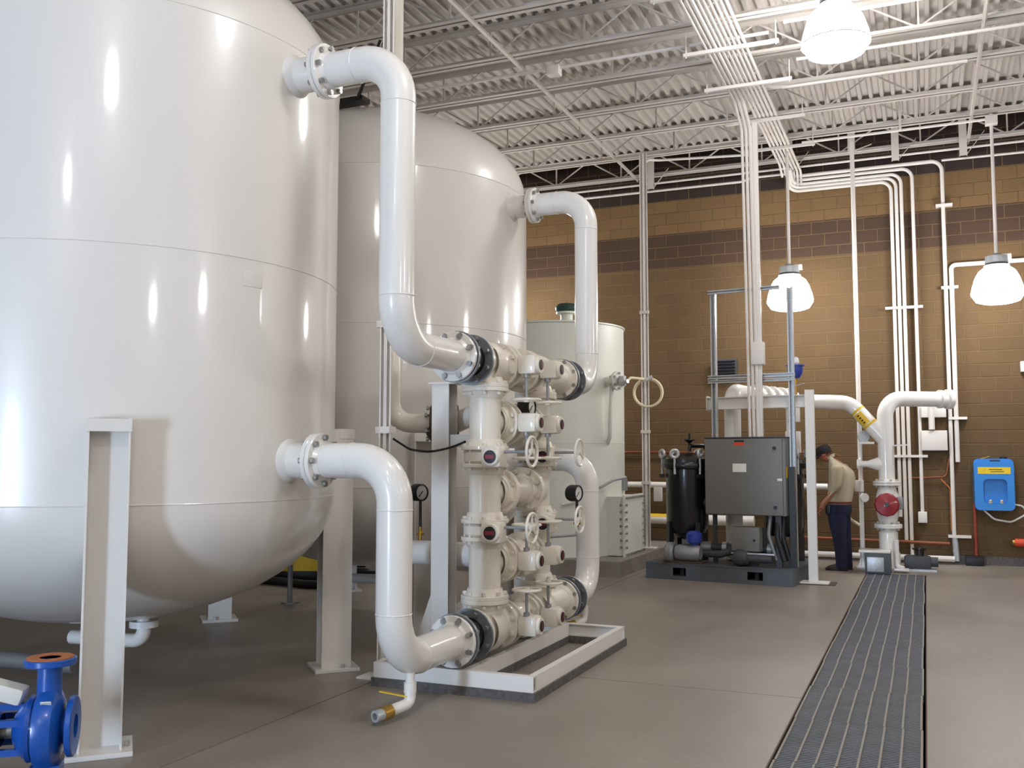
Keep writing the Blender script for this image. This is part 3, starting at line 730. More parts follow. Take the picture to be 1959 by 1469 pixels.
# ================================================================== BLUE PUMP (bottom left)
def pump_blue():
    t = thing('pump', 'blue end-suction pump with a rusty top flange beside the tank leg', 'pump', (-3.86, 3.46, 0))
    ax = V((.80, .60, 0)).normalized(); sd = V((ax.y, -ax.x, 0)); c = V((-3.865, 3.455, .345))
    P = lambda a, h, s_=0: c + ax * a + V((0, 0, h)) + sd * s_
    part('volute', MB().lathe([(0, -.06), (.13, -.06), (.178, -.04), (.188, 0), (.178, .04), (.13, .062), (.08, .07), (0, .07)], c, ax, 32), 'pump_blue', t)
    sf = part('suction_neck', MB().lathe([(.10, .055), (.075, .075), (.07, .09), (.134, .092), (.14, .096), (.14, .118), (.134, .122), (.055, .122), (.055, .06)], c, ax, 28), 'pump_blue', t)
    part('discharge_neck', MB().tube([P(0, .10), P(0, .31)], .055, 0, 20), 'pump_blue', t)
    df = part('discharge_flange', MB().lathe([(.05, .292), (.112, .292), (.116, .296), (.116, .320), (.112, .324), (.05, .324)], c, (0, 0, 1), 28), 'pump_blue', t)
    part('rusty_face', MB().ring(P(0, .3242), (0, 0, 1), .105, .05, .004, 28), 'rust', df)
    part('bracket', MB().lathe([(.15, -.055), (.155, -.075), (.13, -.10), (.075, -.14)], c, ax, 28).lathe([(.075, -.20), (.10, -.24), (.13, -.27), (.135, -.31), (.12, -.33), (.10, -.5)], c, ax, 28), 'pump_blue', t)
    for a in (.5, 1.6, 2.7, 3.9, 5.2):
        q = V((0, 0, 1)) * math.sin(a) * .105 + sd * math.cos(a) * .105
        part('bracket_rib', MB().bar(c + ax * -.10 + q, c + ax * -.25 + q, .03, .03), 'pump_blue', t, sm=False)
    part('shaft', MB().cyl(P(-.08, 0), P(-.30, 0), .022, n=12).cyl(P(-.15, 0), P(-.2, 0), .04, n=12), 'bolt_steel', t)
    Rz = Matrix.Rotation(math.atan2(ax.y, ax.x), 3, 'Z')
    part('bearing_frame', MB().lathe([(.10, -.5), (.10, -.62), (.13, -.64), (.14, -.9), (.1, -.93), (0, -.93)], c, ax, 24), 'pump_blue', t)
    part('foot', MB().box(P(0, -.25), (.13, .12, .17), Rz), 'pump_blue', t, sm=False); part('foot', MB().box(P(-.7, -.24), (.16, .16, .18), Rz), 'pump_blue', t, sm=False)
    part('base_plate', MB().bbox(P(-.42, -.3365), (1.1, .36, .017), .004, Rz), 'dark_grey', t, sm=False)
    part('name_plate', MB().box(P(.012, .125, .115), (.045, .006, .06), Rz @ Matrix.Rotation(.75, 3, 'X')), 'paper', t, sm=False, label='small metal name plate')
    return t
pump_blue()
one('rag', MB().bbox((-4.05, 3.32, .535), (.26, .12, .08), .02, Matrix.Rotation(.6, 3, 'Z') @ Matrix.Rotation(.3, 3, 'Y')), 'paper', 'crumpled grey paper wrap lying on the blue pump', 'paper')
one('floor_pipe', MB().tube([(-8.2, 5.6, .12), (-6.5, 5.25, .12), (-5.7, 5.32, .12)], .06, .3, 14), 'galv_dull', 'grey pipe lying on the floor under the nearest tank', 'pipe')

# yellow and black equipment on the floor behind the tanks
t = thing('chemical_skid', 'low yellow and black equipment skid on the floor behind the tanks', 'equipment', (-7.6, 11.2, 0), math.radians(25))
def Lp(nm, mb, m, **k): return part(nm, mb, m, t, local=True, **k)
Lp('pallet', MB().bb((-.8, -.35, .02), (.8, .35, .12)), 'black_plastic', sm=False)
Lp('yellow_tray', MB().bb((-.75, -.32, .12), (.1, .30, .32)), 'yellow', sm=False)
Lp('motor', MB().lathe([(0, 0), (.1, .02), (.12, .1), (.12, .4), (.08, .46), (0, .46)], (.2, 0, .25), (1, 0, 0), 18), 'black_paint')
Lp('yellow_guard', MB().bb((.25, -.2, .38), (.6, .2, .42)), 'yellow', sm=False)
t = thing('floor_stand', 'thin grey pipe stand on the floor between the tanks', 'stand', (-6.58, 9.1, 0))
part('rod', MB().cyl((-6.58, 9.1, 0), (-6.58, 9.1, .42), .03, n=10), 'galv_dull', t); part('foot', MB().cyl((-6.58, 9.1, 0), (-6.58, 9.1, .015), .1, n=16), 'galv_dull', t)
one('black_hose', MB().tube([(-8.3, 10.4, .05), (-7.6, 10.3, .05), (-7.0, 10.15, .05), (-6.7, 10.5, .05), (-7.1, 10.9, .05)], .05, .3, 10), 'rubber', 'thick black hose lying on the floor behind the tanks', 'hose')

# ================================================================== CONCRETE PAD AND BRINE TANK
one('concrete_pad', MB().bb((-7.6, 12.72, 0), (-3.83, 16.35, .21)), 'pad_concrete', 'raised grey concrete pad under the flat-topped tank', 'pad', sm=False)
BX, BY, BR = -5.25, 13.87, 1.10
t = thing('brine_tank', 'pale flat-topped brine tank on the concrete pad behind the loops', 'tank', (BX, BY, .21))
part('shell', MB().lathe([(0, .212), (BR, .212), (BR, 3.55), (BR + .02, 3.555), (BR + .02, 3.575), (BR, 3.58)], (BX, BY, 0), (0, 0, 1), 72), 'poly_white', t)
part('lid', MB().lathe([(BR, 3.58), (BR * .98, 3.585), (.3, 3.70), (0, 3.71)], (BX, BY, 0), (0, 0, 1), 72), 'poly_white', t)
part('seam', MB().torus((BX, BY, 1.83), (0, 0, 1), BR, .005, 72, 6), 'poly_white', t)
vx, vy = -4.98, 13.80
v = part('vent_neck', MB().cyl((vx, vy, 3.6), (vx, vy, 3.80), .095, n=20).cyl((vx, vy, 3.80), (vx, vy, 3.83), .16, n=24), 'poly_white', t)
part('vent_cap', MB().lathe([(0, 3.835), (.15, 3.835), (.17, 3.86), (.175, 3.9), (.13, 3.955), (0, 3.96)], (vx, vy, 0), (0, 0, 1), 24), 'green_cap', v, label='dark green mushroom vent cap')
# side nozzle with hose connection
nz = part('side_nozzle', MB().cyl((-4.22, 13.45, 2.72), (-4.06, 13.36, 2.72), .075, n=16).cyl((-4.06, 13.36, 2.72), (-4.02, 13.34, 2.72), .14, n=20), 'poly_white', t)
bolts(nz, (-4.04, 13.35, 2.72), (.87, -.5, 0), .11, 6, BOLT)
part('valve', MB().bbox((-3.96, 13.30, 2.72), (.1, .1, .12), .02).cyl((-3.98, 13.3, 2.68), (-3.86, 13.24, 2.70), .03, n=10), 'galv', t)
part('fill_tube', MB().tube([(-4.14, 13.38, 2.68), (-4.16, 13.36, 2.2), (-4.18, 13.40, 1.92), (-4.24, 13.46, 1.82)], .03, .1, 10), 'poly_white', t)
part('side_box', MB().bbox((-4.12, 13.93, 1.22), (.06, .10, .18), .01), 'galv_dull', t)
# bolted manway
mw = part('manway', MB().bb((-4.45, 13.42, .22), (-4.0, 14.34, 1.06)), 'poly_white', t, sm=False)
cv = part('manway_cover', MB().bbox((-3.985, 13.88, .64), (.03, .99, .88), .006), 'poly_white', t, sm=False)
for i in range(10):
    for z in (.24, 1.04): inst('bolt', BOLT, cv, (-3.99, 13.44 + .88 * i / 9, z), rot_to((1, 0, 0)))
for i in range(1, 8):
    for yy in (13.42, 14.34): inst('bolt', BOLT, cv, (-3.99, yy, .24 + .8 * i / 8), rot_to((1, 0, 0)))
lb = part('low_valve', MB().bbox((-4.36, 13.10, 1.13), (.1, .1, .2), .02).cyl((-4.5, 13.2, 1.16), (-4.36, 13.08, 1.16), .04, n=12), 'black_plastic', t)
part('valve_pipe', MB().tube([(-4.33, 13.06, 1.2), (-4.2, 13.0, 1.2), (-4.05, 13.1, 1.3), (-3.92, 13.3, 1.34)], .02, .06, 8), 'galv', lb)
part('splash_lip', MB().tube([(-4.72, 12.86, .96), (-4.42, 13.02, 1.04), (-4.17, 13.3, 1.28)], .02, .3, 8), 'poly_white', t)
# hose coil hanging on a strut post
t = thing('hose_coil', 'coiled translucent cream hose hanging on the strut post beside the brine tank', 'hose', (-4.1, 15.0, 2.4))
hc = V((-3.98, 14.78, 2.63))
part('coil', MB().torus(hc, (.25, -1, 0), .215, .021, 40, 10).torus(hc + V((.005, -.025, .005)), (.2, -1, .06), .222, .02, 40, 10), 'hose', t)
part('tie', MB().bar(hc + V((-.06, -.05, .19)), hc + V((.08, -.05, .25)), .03, .05), 'galv', t)
part('tail', MB().tube([hc + V((-.05, 0, .22)), hc + V((-.05, -.8, .18)), (-3.88, 13.26, 2.70)], .02, .2, 10), 'hose', t)
t = thing('strut_post', 'white slotted strut post from pad to roof right of the brine tank', 'post', (-4.12, 15.2, .21))
strut(t, (-4.09, 14.90, .222), (-4.09, 14.90, ZB), .06, face=(.25, -1)); strut(t, (-4.03, 14.915, .222), (-4.03, 14.915, ZB), .06, face=(.25, -1))
part('base_plate', MB().bb((-4.2, 14.78, .21), (-3.9, 15.0, .222)), 'steel_white', t, sm=False)
for z in (1.2, 2.0, 3.9): part('clamp', MB().bb((-4.13, 14.86, z), (-3.98, 14.89, z + .05)), 'conduit_white', t, sm=False)
part('junction_box', MB().bbox((-3.86, 14.86, 1.05), (.12, .1, .22), .01), 'conduit_white', t)

# pipes on the wall at the left
def wpipe(name, pts, r, m, lab, cat='pipe', bend=.08, n=12, group=None): return one(name, MB().tube(pts, r, bend, n), m, lab, cat, group)
wpipe('wall_pipe', [(-6.9, 16.22, 1.155), (-1.45, 16.22, 1.155)], .05, 'pipe_white', 'long thin white pipe along the block wall behind the black vessel')
p = wpipe('wall_pipe', [(-6.9, 16.15, .585), (-2.6, 16.15, .585)], .085, 'pipe_white', 'thick low white pipe with a yellow label along the block wall')
YLP = p
wpipe('copper_pipe', [(-6.9, 16.33, 1.72), (-1.55, 16.33, 1.70)], .022, 'copper', 'copper pipe running level along the block wall behind the cabinet', n=10)

# ================================================================== FILTER SKID
A = math.radians(-6.0); O0 = V((-3.52, 12.86, 0))
SK = Matrix.Translation(O0) @ Matrix.Rotation(A, 4, 'Z')
def sthing(name, lab, cat, group=None): return thing(name, lab, cat, O0, A, group)
def sp(nm, mb, m, par, **k): return part(nm, mb, m, par, local=True, **k)
SL, SD, SH = 1.96, 1.45, .215
t = sthing('equipment_skid', 'grey steel skid base with two dark fork pockets under the cabinet', 'skid')
fr = MB()
def front_face(y, th):
    xs = [0, .38, .56, 1.38, 1.58, SL]
    for a, b in zip(xs[0::2], xs[1::2]): fr.bb((a, y, 0), (b, y + th, SH - .012))
    for a, b in ((.38, .56), (1.38, 1.58)): fr.bb((a, y, 0), (b, y + th, .05)); fr.bb((a, y, .16), (b, y + th, SH - .012))
front_face(0, .012); front_face(SD - .012, .012)
fr.bb((0, .012, 0), (.012, SD - .012, SH - .012)); fr.bb((SL - .012, .012, 0), (SL, SD - .012, SH - .012))
sp('side_frame', fr, 'skid_grey', t, sm=False)
sp('deck', MB().bb((-.01, -.01, SH - .012), (SL + .01, SD + .01, SH)), 'skid_grey', t, sm=False)
for a in (.38, 1.38): sp('fork_tube', MB().bb((a, .012, .05), (a + .19, SD - .012, .055)).bb((a, .012, .155), (a + .19, SD - .012, .16)).bb((a + .07, .1, .055), (a + .12, .11, .155)), 'soil_dark', t, sm=False)
# control cabinet and its stand
t = sthing('control_cabinet', 'large grey steel control cabinet with orange warning label on the skid', 'cabinet')
CX0, CX1, CZ0, CZ1, CY = .80, 1.86, .87, 1.875, .12
sp('body', MB().bbox(((CX0 + CX1) / 2, CY + .17, (CZ0 + CZ1) / 2), (CX1 - CX0, .30, CZ1 - CZ0), .008), 'cabinet_grey', t)
dr = sp('door', MB().bbox(((CX0 + CX1) / 2 - .015, CY + .006, (CZ0 + CZ1) / 2), (CX1 - CX0 - .04, .022, CZ1 - CZ0 - .02), .006), 'cabinet_grey', t)
for z in (1.74, .98): sp('latch', MB().cyl((CX1 - .13, CY - .006, z), (CX1 - .13, CY - .03, z), .022, n=14).bb((CX1 - .15, CY - .034, z - .007), (CX1 - .11, CY - .03, z + .007)), 'black_plastic', dr)
sp('warning_label', MB().bb((CX0 + .40, CY - .008, 1.775), (CX0 + .54, CY - .0055, 1.815)), 'orange_label', dr, sm=False)
sp('warning_symbol', MB().bb((CX0 + .41, CY - .008, 1.822), (CX0 + .535, CY - .0055, 1.845)), 'ink', dr, sm=False)
sp('name_plate', MB().bb((CX0 + .38, CY - .008, 1.43), (CX0 + .56, CY - .0055, 1.54)), 'label_white', dr, sm=False)
sp('small_plate', MB().bb((CX1 - .1, CY - .008, 1.32), (CX1 - .04, CY - .0055, 1.35)), 'label_white', dr, sm=False)
sp('drip_edge', MB().bb((CX0 - .005, CY - .01, CZ1), (CX1 + .005, CY + .33, CZ1 + .012)), 'dark_grey', t, sm=False)
sp('side_tag', MB().bb((CX1 + .001, CY + .05, 1.36), (CX1 + .004, CY + .15, 1.5)), 'tape_yellow', t, sm=False)
for x in (CX1 - .16, CX1 + .02): sp('stand_leg', MB().bb((x, CY + .1, SH), (x + .07, CY + .17, CZ0 if x < CX1 else 1.5)), 'black_paint' if x > CX1 else 'dark_grey', t, sm=False)
sp('stand_leg', MB().bb((CX0 + .02, CY + .25, SH), (CX0 + .07, CY + .3, CZ0)), 'dark_grey', t, sm=False)
# galvanised strut frame above the cabinet
t = sthing('strut_rack', 'galvanised strut frame standing above the grey cabinet, with two crossbars', 'rack')
def sstrut(a, b, nm, w=.042, face=(0, -1)):
    p = V(a); q = V(b); d = (q - p).normalized(); fy = -V((face[0], face[1], 0)); 
    poly = [(-w/2, w/2), (-w/2, -w/2), (-w/4, -w/2), (-w/4, -w/2 + .008), (-w/2 + .004, -w/2 + .008), (-w/2 + .004, w/2 - .004), (w/2 - .004, w/2 - .004), (w/2 - .004, -w/2 + .008), (w/4, -w/2 + .008), (w/4, -w/2), (w/2, -w/2), (w/2, w/2)]
    return sp(nm, MB().extr(poly, p, q, d.cross(fy).normalized(), fy), 'galv', t, sm=False)
sstrut((.87, .38, 1.888), (.87, .38, 3.86), 'upright', .07); sstrut((1.905, .38, SH), (1.905, .38, 3.86), 'upright', .07)
sstrut((.82, .32, 3.86), (1.78, .32, 3.86), 'crossbar', .05); sstrut((.80, .32, 2.70), (1.96, .32, 2.70), 'crossbar', .05); sstrut((.80, .32, 2.64), (1.96, .32, 2.64), 'crossbar', .04)
# black filter vessel
t = sthing('filter_vessel', 'tall black bag filter vessel with chrome eye nuts and black handwheel on top', 'vessel')
fc = (.45, .42, 0)
sp('shell', MB().lathe([(0, .50), (.12, .52), (.24, .60), (.285, .70), (.285, 1.46), (.27, 1.47)], fc, (0, 0, 1), 40), 'black_paint', t)
sp('rim', MB().lathe([(.27, 1.47), (.335, 1.47), (.345, 1.49), (.345, 1.53), (.335, 1.55), (.27, 1.55)], fc, (0, 0, 1), 40), 'black_paint', t)
sp('lid', MB().lathe([(.335, 1.552), (.335, 1.60), (.28, 1.63), (.16, 1.68), (0, 1.69)], fc, (0, 0, 1), 40), 'black_paint', t)
for i in range(6):
    a = 2 * PI * i / 6 + .35; q = V((fc[0] + .335 * math.cos(a), fc[1] + .335 * math.sin(a), 0))
    sb = sp('swing_bolt', MB().cyl(q + V((0, 0, 1.36)), q + V((0, 0, 1.64)), .016, n=10), 'galv', t)
    sp('eye_nut', MB().torus(q + V((0, 0, 1.67)), (math.cos(a + .6), math.sin(a + .6), 0), .05, .021, 20, 8), 'galv', sb)
    sp('bolt_lug', MB().box(q + V((0, 0, 1.37)), (.08, .08, .05), Matrix.Rotation(a, 3, 'Z')), 'black_paint', sb, sm=False)
dv = sp('davit', MB().tube([(.66, .66, 1.3), (.66, .66, 1.78), (.48, .45, 1.78), (.48, .45, 1.7)], .028, .08, 12), 'black_paint', t)
sp('davit_wheel', MB().torus((.48, .45, 1.86), (0, 0, 1), .075, .012, 20, 6).cyl((.48, .45, 1.78), (.48, .45, 1.95), .016, n=10).cyl((.405, .45, 1.86), (.555, .45, 1.86), .01, n=6).cyl((.48, .375, 1.86), (.48, .525, 1.86), .01, n=6).lathe([(0, 1.80), (.07, 1.855), (0, 1.86)], (.48, .45, 0), (0, 0, 1), 14), 'black_paint', dv)
for a in (2.4, 4.0, 5.5, .9): sp('leg', MB().box((fc[0] + .27 * math.cos(a), fc[1] + .27 * math.sin(a), (SH + .75) / 2), (.07, .07, .75 - SH), Matrix.Rotation(a, 3, 'Z')), 'black_paint', t, sm=False)
sp('outlet', MB().tube([(.45, .42, .52), (.45, .42, .40), (.75, .5, .40)], .08, .1, 16), 'galv_dull', t)
sp('inlet_flange', MB().cyl((.70, .42, 1.0), (.78, .42, 1.0), .11, n=20), 'black_paint', t)
# white riser and the header over the skid
t = sthing('riser_pipe', 'white riser pipe behind the cabinet with an elbow and hose clamps on top', 'pipe')
sp('pipe', MB().tube([(.99, .80, .24), (.99, .80, 2.54), (1.07, 1.35, 2.52), (1.55, 2.1, 2.48)], .115, .16, 24), 'pipe_white', t)
for k in range(5):
    q = V((1.07, 1.35, 2.52)).lerp(V((1.55, 2.1, 2.48)), .12 + k * .18)
    sp('clamp', MB().ring(q, (.38, .92, -.03), .155, .11, .045, 24), 'pipe_white', t)
# small motor, pumps and a little box under the cabinet
t = sthing('starter_box', 'small grey electrical box mounted low on the skid below the cabinet', 'box')
sp('body', MB().bbox((1.33, .20, .56), (.37, .16, .31), .008), 'cabinet_grey', t); sp('cover', MB().bbox((1.33, .115, .56), (.36, .014, .30), .005), 'cabinet_grey', t)
sp('latch', MB().cyl((1.45, .108, .55), (1.45, .092, .55), .016, n=10), 'black_plastic', t)
sp('bracket', MB().bb((1.2, .23, SH), (1.46, .28, .405)), 'dark_grey', t, sm=False)
t = sthing('feed_pump', 'small royal blue pump with grey casing on the skid below the black vessel', 'pump')
sp('volute', MB().lathe([(0, -.06), (.10, -.06), (.13, -.03), (.13, .03), (.1, .06), (0, .06)], (.33, .06, .36), (1, 0, 0), 24), 'galv_dull', t)
sp('motor', MB().lathe([(0, .08), (.09, .08), (.105, .12), (.105, .38), (.08, .42), (0, .42)], (.33, .06, .36), (1, 0, 0), 20), 'galv_dull', t)
sp('blue_head', MB().lathe([(0, 0), (.045, 0), (.045, .2), (.10, .24), (.105, .34), (.06, .38), (0, .38)], (.66, .06, .27), (0, 0, 1), 20), 'deep_blue', t)
sp('base', MB().bb((.24, .02, SH), (.78, .2, .25)), 'rust_dark', t, sm=False)
t = sthing('booster_pump', 'low dark booster pump with steel fittings at the front of the skid', 'pump')
sp('casing', MB().lathe([(0, 0), (.09, .01), (.11, .08), (.09, .18), (.06, .2), (.06, .5), (0, .52)], (1.18, .10, .325), (1, 0, 0), 20), 'dark_grey', t)
sp('manifold', MB().cyl((.80, .40, .42), (1.80, .40, .42), .055, n=14).cyl((1.5, .40, .42), (1.5, .40, .7), .05, n=12), 'dark_grey', t)
for x in (.95, 1.25, 1.55): sp('coupling', MB().cyl((x, .40, .42), (x + .06, .40, .42), .075, n=14), 'galv', t)
sp('front_rail', MB().bb((1.16, .05, .375), (1.72, .08, .395)), 'galv', t, sm=False)
sp('elbow_pipe', MB().tube([(.72, .26, .34), (.95, .24, .34), (1.15, .26, .40)], .05, .1, 12), 'dark_grey', t)
t = sthing('hose_bundle', 'thick black cable hoses hanging down from the cabinet corner to the skid', 'cable')
sp('hose', MB().tube([(1.72, .28, .88), (1.72, .2, .6), (1.82, .16, .30)], .035, .2, 10), 'rubber', t)
sp('hose', MB().tube([(1.79, .32, .88), (1.78, .25, .6), (1.86, .25, .30)], .035, .2, 10), 'rubber', t)
sp('hose', MB().tube([(1.62, .3, .88), (1.60, .24, .62), (1.70, .24, .30)], .025, .2, 10), 'galv_dull', t)
# second vessel on the right, mostly behind the cabinet
t = sthing('filter_vessel', 'second black filter vessel half hidden behind the right side of the cabinet', 'vessel')
sp('shell', MB().lathe([(0, .5), (.2, .56), (.27, .7), (.27, 1.46), (.33, 1.47), (.33, 1.54), (.2, 1.66), (0, 1.68)], (1.62, 1.0, 0), (0, 0, 1), 36), 'black_paint', t)
for a in (0.05, -.7):
    q = V((1.62 + .33 * math.cos(a), 1.0 + .33 * math.sin(a), 0))
    sb = sp('swing_bolt', MB().cyl(q + V((0, 0, 1.36)), q + V((0, 0, 1.64)), .016, n=10), 'galv', t)
    sp('eye_nut', MB().torus(q + V((0, 0, 1.67)), (math.cos(a + .9), math.sin(a + .9), 0), .05, .021, 20, 8), 'galv', sb)
    sp('bolt_lug', MB().box(q + V((0, 0, 1.37)), (.08, .08, .05), Matrix.Rotation(a, 3, 'Z')), 'black_paint', sb, sm=False)
for a in (.6, 2.2, 3.8, 5.4): sp('leg', MB().box((1.62 + .24 * math.cos(a), 1.0 + .24 * math.sin(a), (SH + .75) / 2), (.06, .06, .75 - SH), Matrix.Rotation(a, 3, 'Z')), 'black_paint', t, sm=False)
# pipe gantry: post with base plate and beam
t = thing('pipe_gantry', 'white steel post with base plate and level beam over the skid', 'frame', (-1.37, 13.03, 0))
part('post', MB().bb((-1.428, 13.06, .03), (-1.318, 13.17, 2.50)), 'steel_white', t, sm=False)
part('base_plate', MB().bb((-1.56, 13.0, .012), (-1.18, 13.22, .03)), 'steel_white', t, sm=False)
part('grout_pad', MB().bb((-1.53, 12.98, 0), (-1.1, 13.30, .012)), 'rust_dark', t, sm=False)
part('beam', MB().extr(Hpoly(.12, .165, .012, .01), (-2.74, 13.36, 2.36), (-1.43, 13.17, 2.36), (0.145, .99, 0), (0, 0, 1)), 'steel_white', t, sm=False)
part('end_plate', MB().box((-2.746, 13.36, 2.36), (.012, .14, .2), Matrix.Rotation(-.145, 3, 'Z')), 'steel_white', t, sm=False)

# ================================================================== MAIN RISER WITH RED WHEEL VALVE
RXp, RY = -.525, 15.0
t = thing('main_riser', 'white vertical main pipe at the end of the trench with branch and elbow', 'pipe', (RXp, RY, 0))
part('upper_pipe', MB().tube([(RXp, RY, 1.29), (RXp, RY, 2.47), (.36, 15.55, 2.47)], .112, .26, 24, 10), 'pipe_white', t)
part('coupling', MB().ring((.30, 15.50, 2.47), (.86, .5, 0), .145, .1, .07, 24).ring((.20, 15.44, 2.47), (.86, .5, 0), .135, .1, .04, 24), 'pipe_white', t)
part('wye_branch', MB().tube([(RXp, RY, 1.86), (-1.0, 15.0, 2.42), (-1.62, 14.92, 2.45)], .108, .3, 24, 8), 'pipe_white', t)
dd = (V((-1.0, 15.0, 2.42)) - V((RXp, RY, 1.86))).normalized()
for a in (.30, .56): part('tape_band', MB().lathe([(.1095, 0), (.1095, .035)], V((RXp, RY, 1.86)) + dd * a, dd, 24), 'tape_yellow', t)
lab_p = V((RXp, RY, 1.86)) + dd * .345
ym = MB()
for k in range(6):
    a0 = -PI / 2 - .55 + .9 * k / 6 
Rl = rot_to(dd)
sdv = dd.cross(V((0, -1, 0))).normalized()
def curved_label(p0, d, L, r, a0, a1, nrm, n=8):
    m = MB(); side = d.cross(nrm).normalized(); vs = []
    for k in range(n + 1):
        a = a0 + (a1 - a0) * k / n; o_ = nrm * math.cos(a) * r + side * math.sin(a) * r
        vs += [p0 + o_, p0 + d * L + o_]
    return m.add(vs, [(2*k, 2*k+1, 2*k+3, 2*k+2) for k in range(n)])
part('yellow_label', curved_label(V((-4.75, 16.15, .585)), V((1, 0, 0)), .8, .0866, -.75, .75, V((0, -.35, .94)).normalized()), 'tape_yellow', YLP)
part('flow_label', curved_label(lab_p, dd, .20, .1098, -1.0, .3, V((0, -1, 0))), 'tape_yellow', t)
for k in range(4): part('letter_mark', curved_label(lab_p + dd * (.025 + .042 * k), dd, .022, .1102, -.55, -.25, V((0, -1, 0)), 3), 'ink', t)
part('side_reducer', MB().lathe([(.10, 0), (.10, .1), (.045, .26), (.045, .36), (.07, .36), (.07, .40), (0, .40)], (RXp, RY, 1.525), (-1, 0, 0), 20), 'pipe_white', t)
part('tap', MB().bar((-.68, 14.93, 1.83), (-.88, 14.9, 1.83), .03, .03).bar((-.42, 14.95, 1.79), (-.2, 14.95, 1.80), .03, .02), 'pipe_white', t, sm=False)
for z, s1 in ((1.252, -1), (.642, 1), (1.248, 1), (.638, -1)): flange(t, (RXp, RY, z), (0, 0, s1), neck=.10, ro=.19, me=BOLTW, hub=.05)
part('lower_pipe', MB().lathe([(.11, -.02), (.155, .0), (.155, .25), (.13, .3), (.13, .55), (.11, .58)], (RXp, RY, 0), (0, 0, 1), 24), 'pipe_white', t)
t = thing('gate_valve', 'white valve with a dark red handwheel on the main pipe', 'valve', (RXp, RY, .6))
part('valve_body', MB().lathe([(.1, .67), (.125, .70), (.15, .80), (.165, .93), (.15, 1.08), (.12, 1.19), (.1, 1.22)], (RXp, RY, 0), (0, 0, 1), 24).cyl((RXp, RY, .955), (RXp, RY - .25, .955), .06, n=16), 'pipe_white', t)
wc = V((RXp, RY - .28, .955))
hw = part('red_wheel', MB().lathe([(0, .03), (.05, .02), (.15, .0), (.162, -.012), (.168, -.03), (.15, -.035), (.05, -.01), (0, -.01)], wc, (.05, -1, .1), 12), 'red', t)
part('wheel_hub', MB().cyl(wc, wc + V((0, -.05, .005)), .03, n=10), 'dark_grey', hw)
part('yoke', MB().bbox((RXp + .16, RY - .05, .97), (.1, .1, .18), .02), 'galv_dull', t)
t = thing('small_drain_line', 'thin white pipe dropping beside the main pipe to the floor', 'pipe', (RXp, RY, 0))
part('pipe', MB().tube([(-.42, 14.86, .45), (-.42, 14.86, .08), (-.33, 14.82, .06)], .035, .05, 12), 'pipe_white', t)
part('flange', MB().bbox((-.36, 14.84, .045), (.2, .16, .03), .005), 'pipe_white', t)
# grey box on the grate end
t = thing('grey_box', 'grey box with a white cover plate at the end of the floor grate', 'box', (-.66, 14.72, 0))
part('body', MB().bbox((-.66, 14.72, .145), (.34, .34, .285), .008), 'skid_grey', t); part('lid', MB().bbox((-.70, 14.72, .305), (.42, .36, .035), .01), 'pipe_white', t)
part('side_plate', MB().bbox((-.69, 14.545, .13), (.22, .008, .2), .003), 'galv', t)
t = thing('drain_valve', 'dark cast valve and fittings on the floor behind the grate end', 'valve', (-.15, 15.2, 0))
part('body', MB().bbox((-.15, 15.2, .12), (.36, .2, .2), .05).cyl((-.33, 15.2, .13), (.12, 15.2, .13), .07, n=14), 'dark_grey', t)
part('bonnet', MB().cyl((-.12, 15.2, .2), (-.12, 15.2, .30), .06, n=12).torus((-.12, 15.2, .31), (0, 0, 1), .09, .014, 18, 6), 'black_paint', t)
part('foot', MB().bb((-.3, 15.1, 0), (.1, 15.3, .03)), 'galv', t, sm=False)

# vertical strut conduit beside the worker
t = thing('floor_conduit', 'white conduit on a strut from floor to roof between worker and main pipe', 'conduit', (-.92, 15.35, 0))
part('conduit', MB().tube([(-.90, 15.35, .30), (-.90, 15.35, ZB)], .033, 0, 12), 'conduit_white', t)
strut(t, (-.90, 15.39, .06), (-.90, 15.39, ZB), .042, face=(1, -.3))
part('flex_foot', MB().cyl((-.90, 15.35, .12), (-.90, 15.35, .30), .038, n=12).lathe([(.09, .02), (.06, .06), (.04, .14)], (-.90, 15.35, 0), (0, 0, 1), 16), 'galv', t)
part('base_plate', MB().bbox((-.88, 15.33, .01), (.24, .2, .02), .004), 'galv', t)
part('junction_box', MB().bbox((-.92, 15.29, 1.20), (.13, .08, .17), .01), 'conduit_white', t)
part('disc', MB().cyl((-.86, 15.25, 1.03), (-.84, 15.22, 1.03), .065, n=18), 'conduit_white', t)
part('flex_hose', MB().tube([(-1.10, 15.3, .95), (-1.08, 15.3, .72), (-.93, 15.3, .62)], .022, .1, 8), 'hose', t)
part('flange_ring', MB().ring((-.885, 15.30, 1.545), (-1, 0, 0), .07, .03, .03, 16), 'pipe_white', t)
g = thing('round_gauge', 'small chrome round gauge beside the main pipe below the yellow label', 'gauge', (-.84, 15.2, 1.9))
part('case', MB().cyl((-.84, 15.2, 1.93), (-.83, 15.14, 1.93), .085, n=20), 'galv', g); part('stem', MB().cyl((-.84, 15.2, 1.86), (-.75, 15.1, 1.84), .012, n=8), 'galv', g)

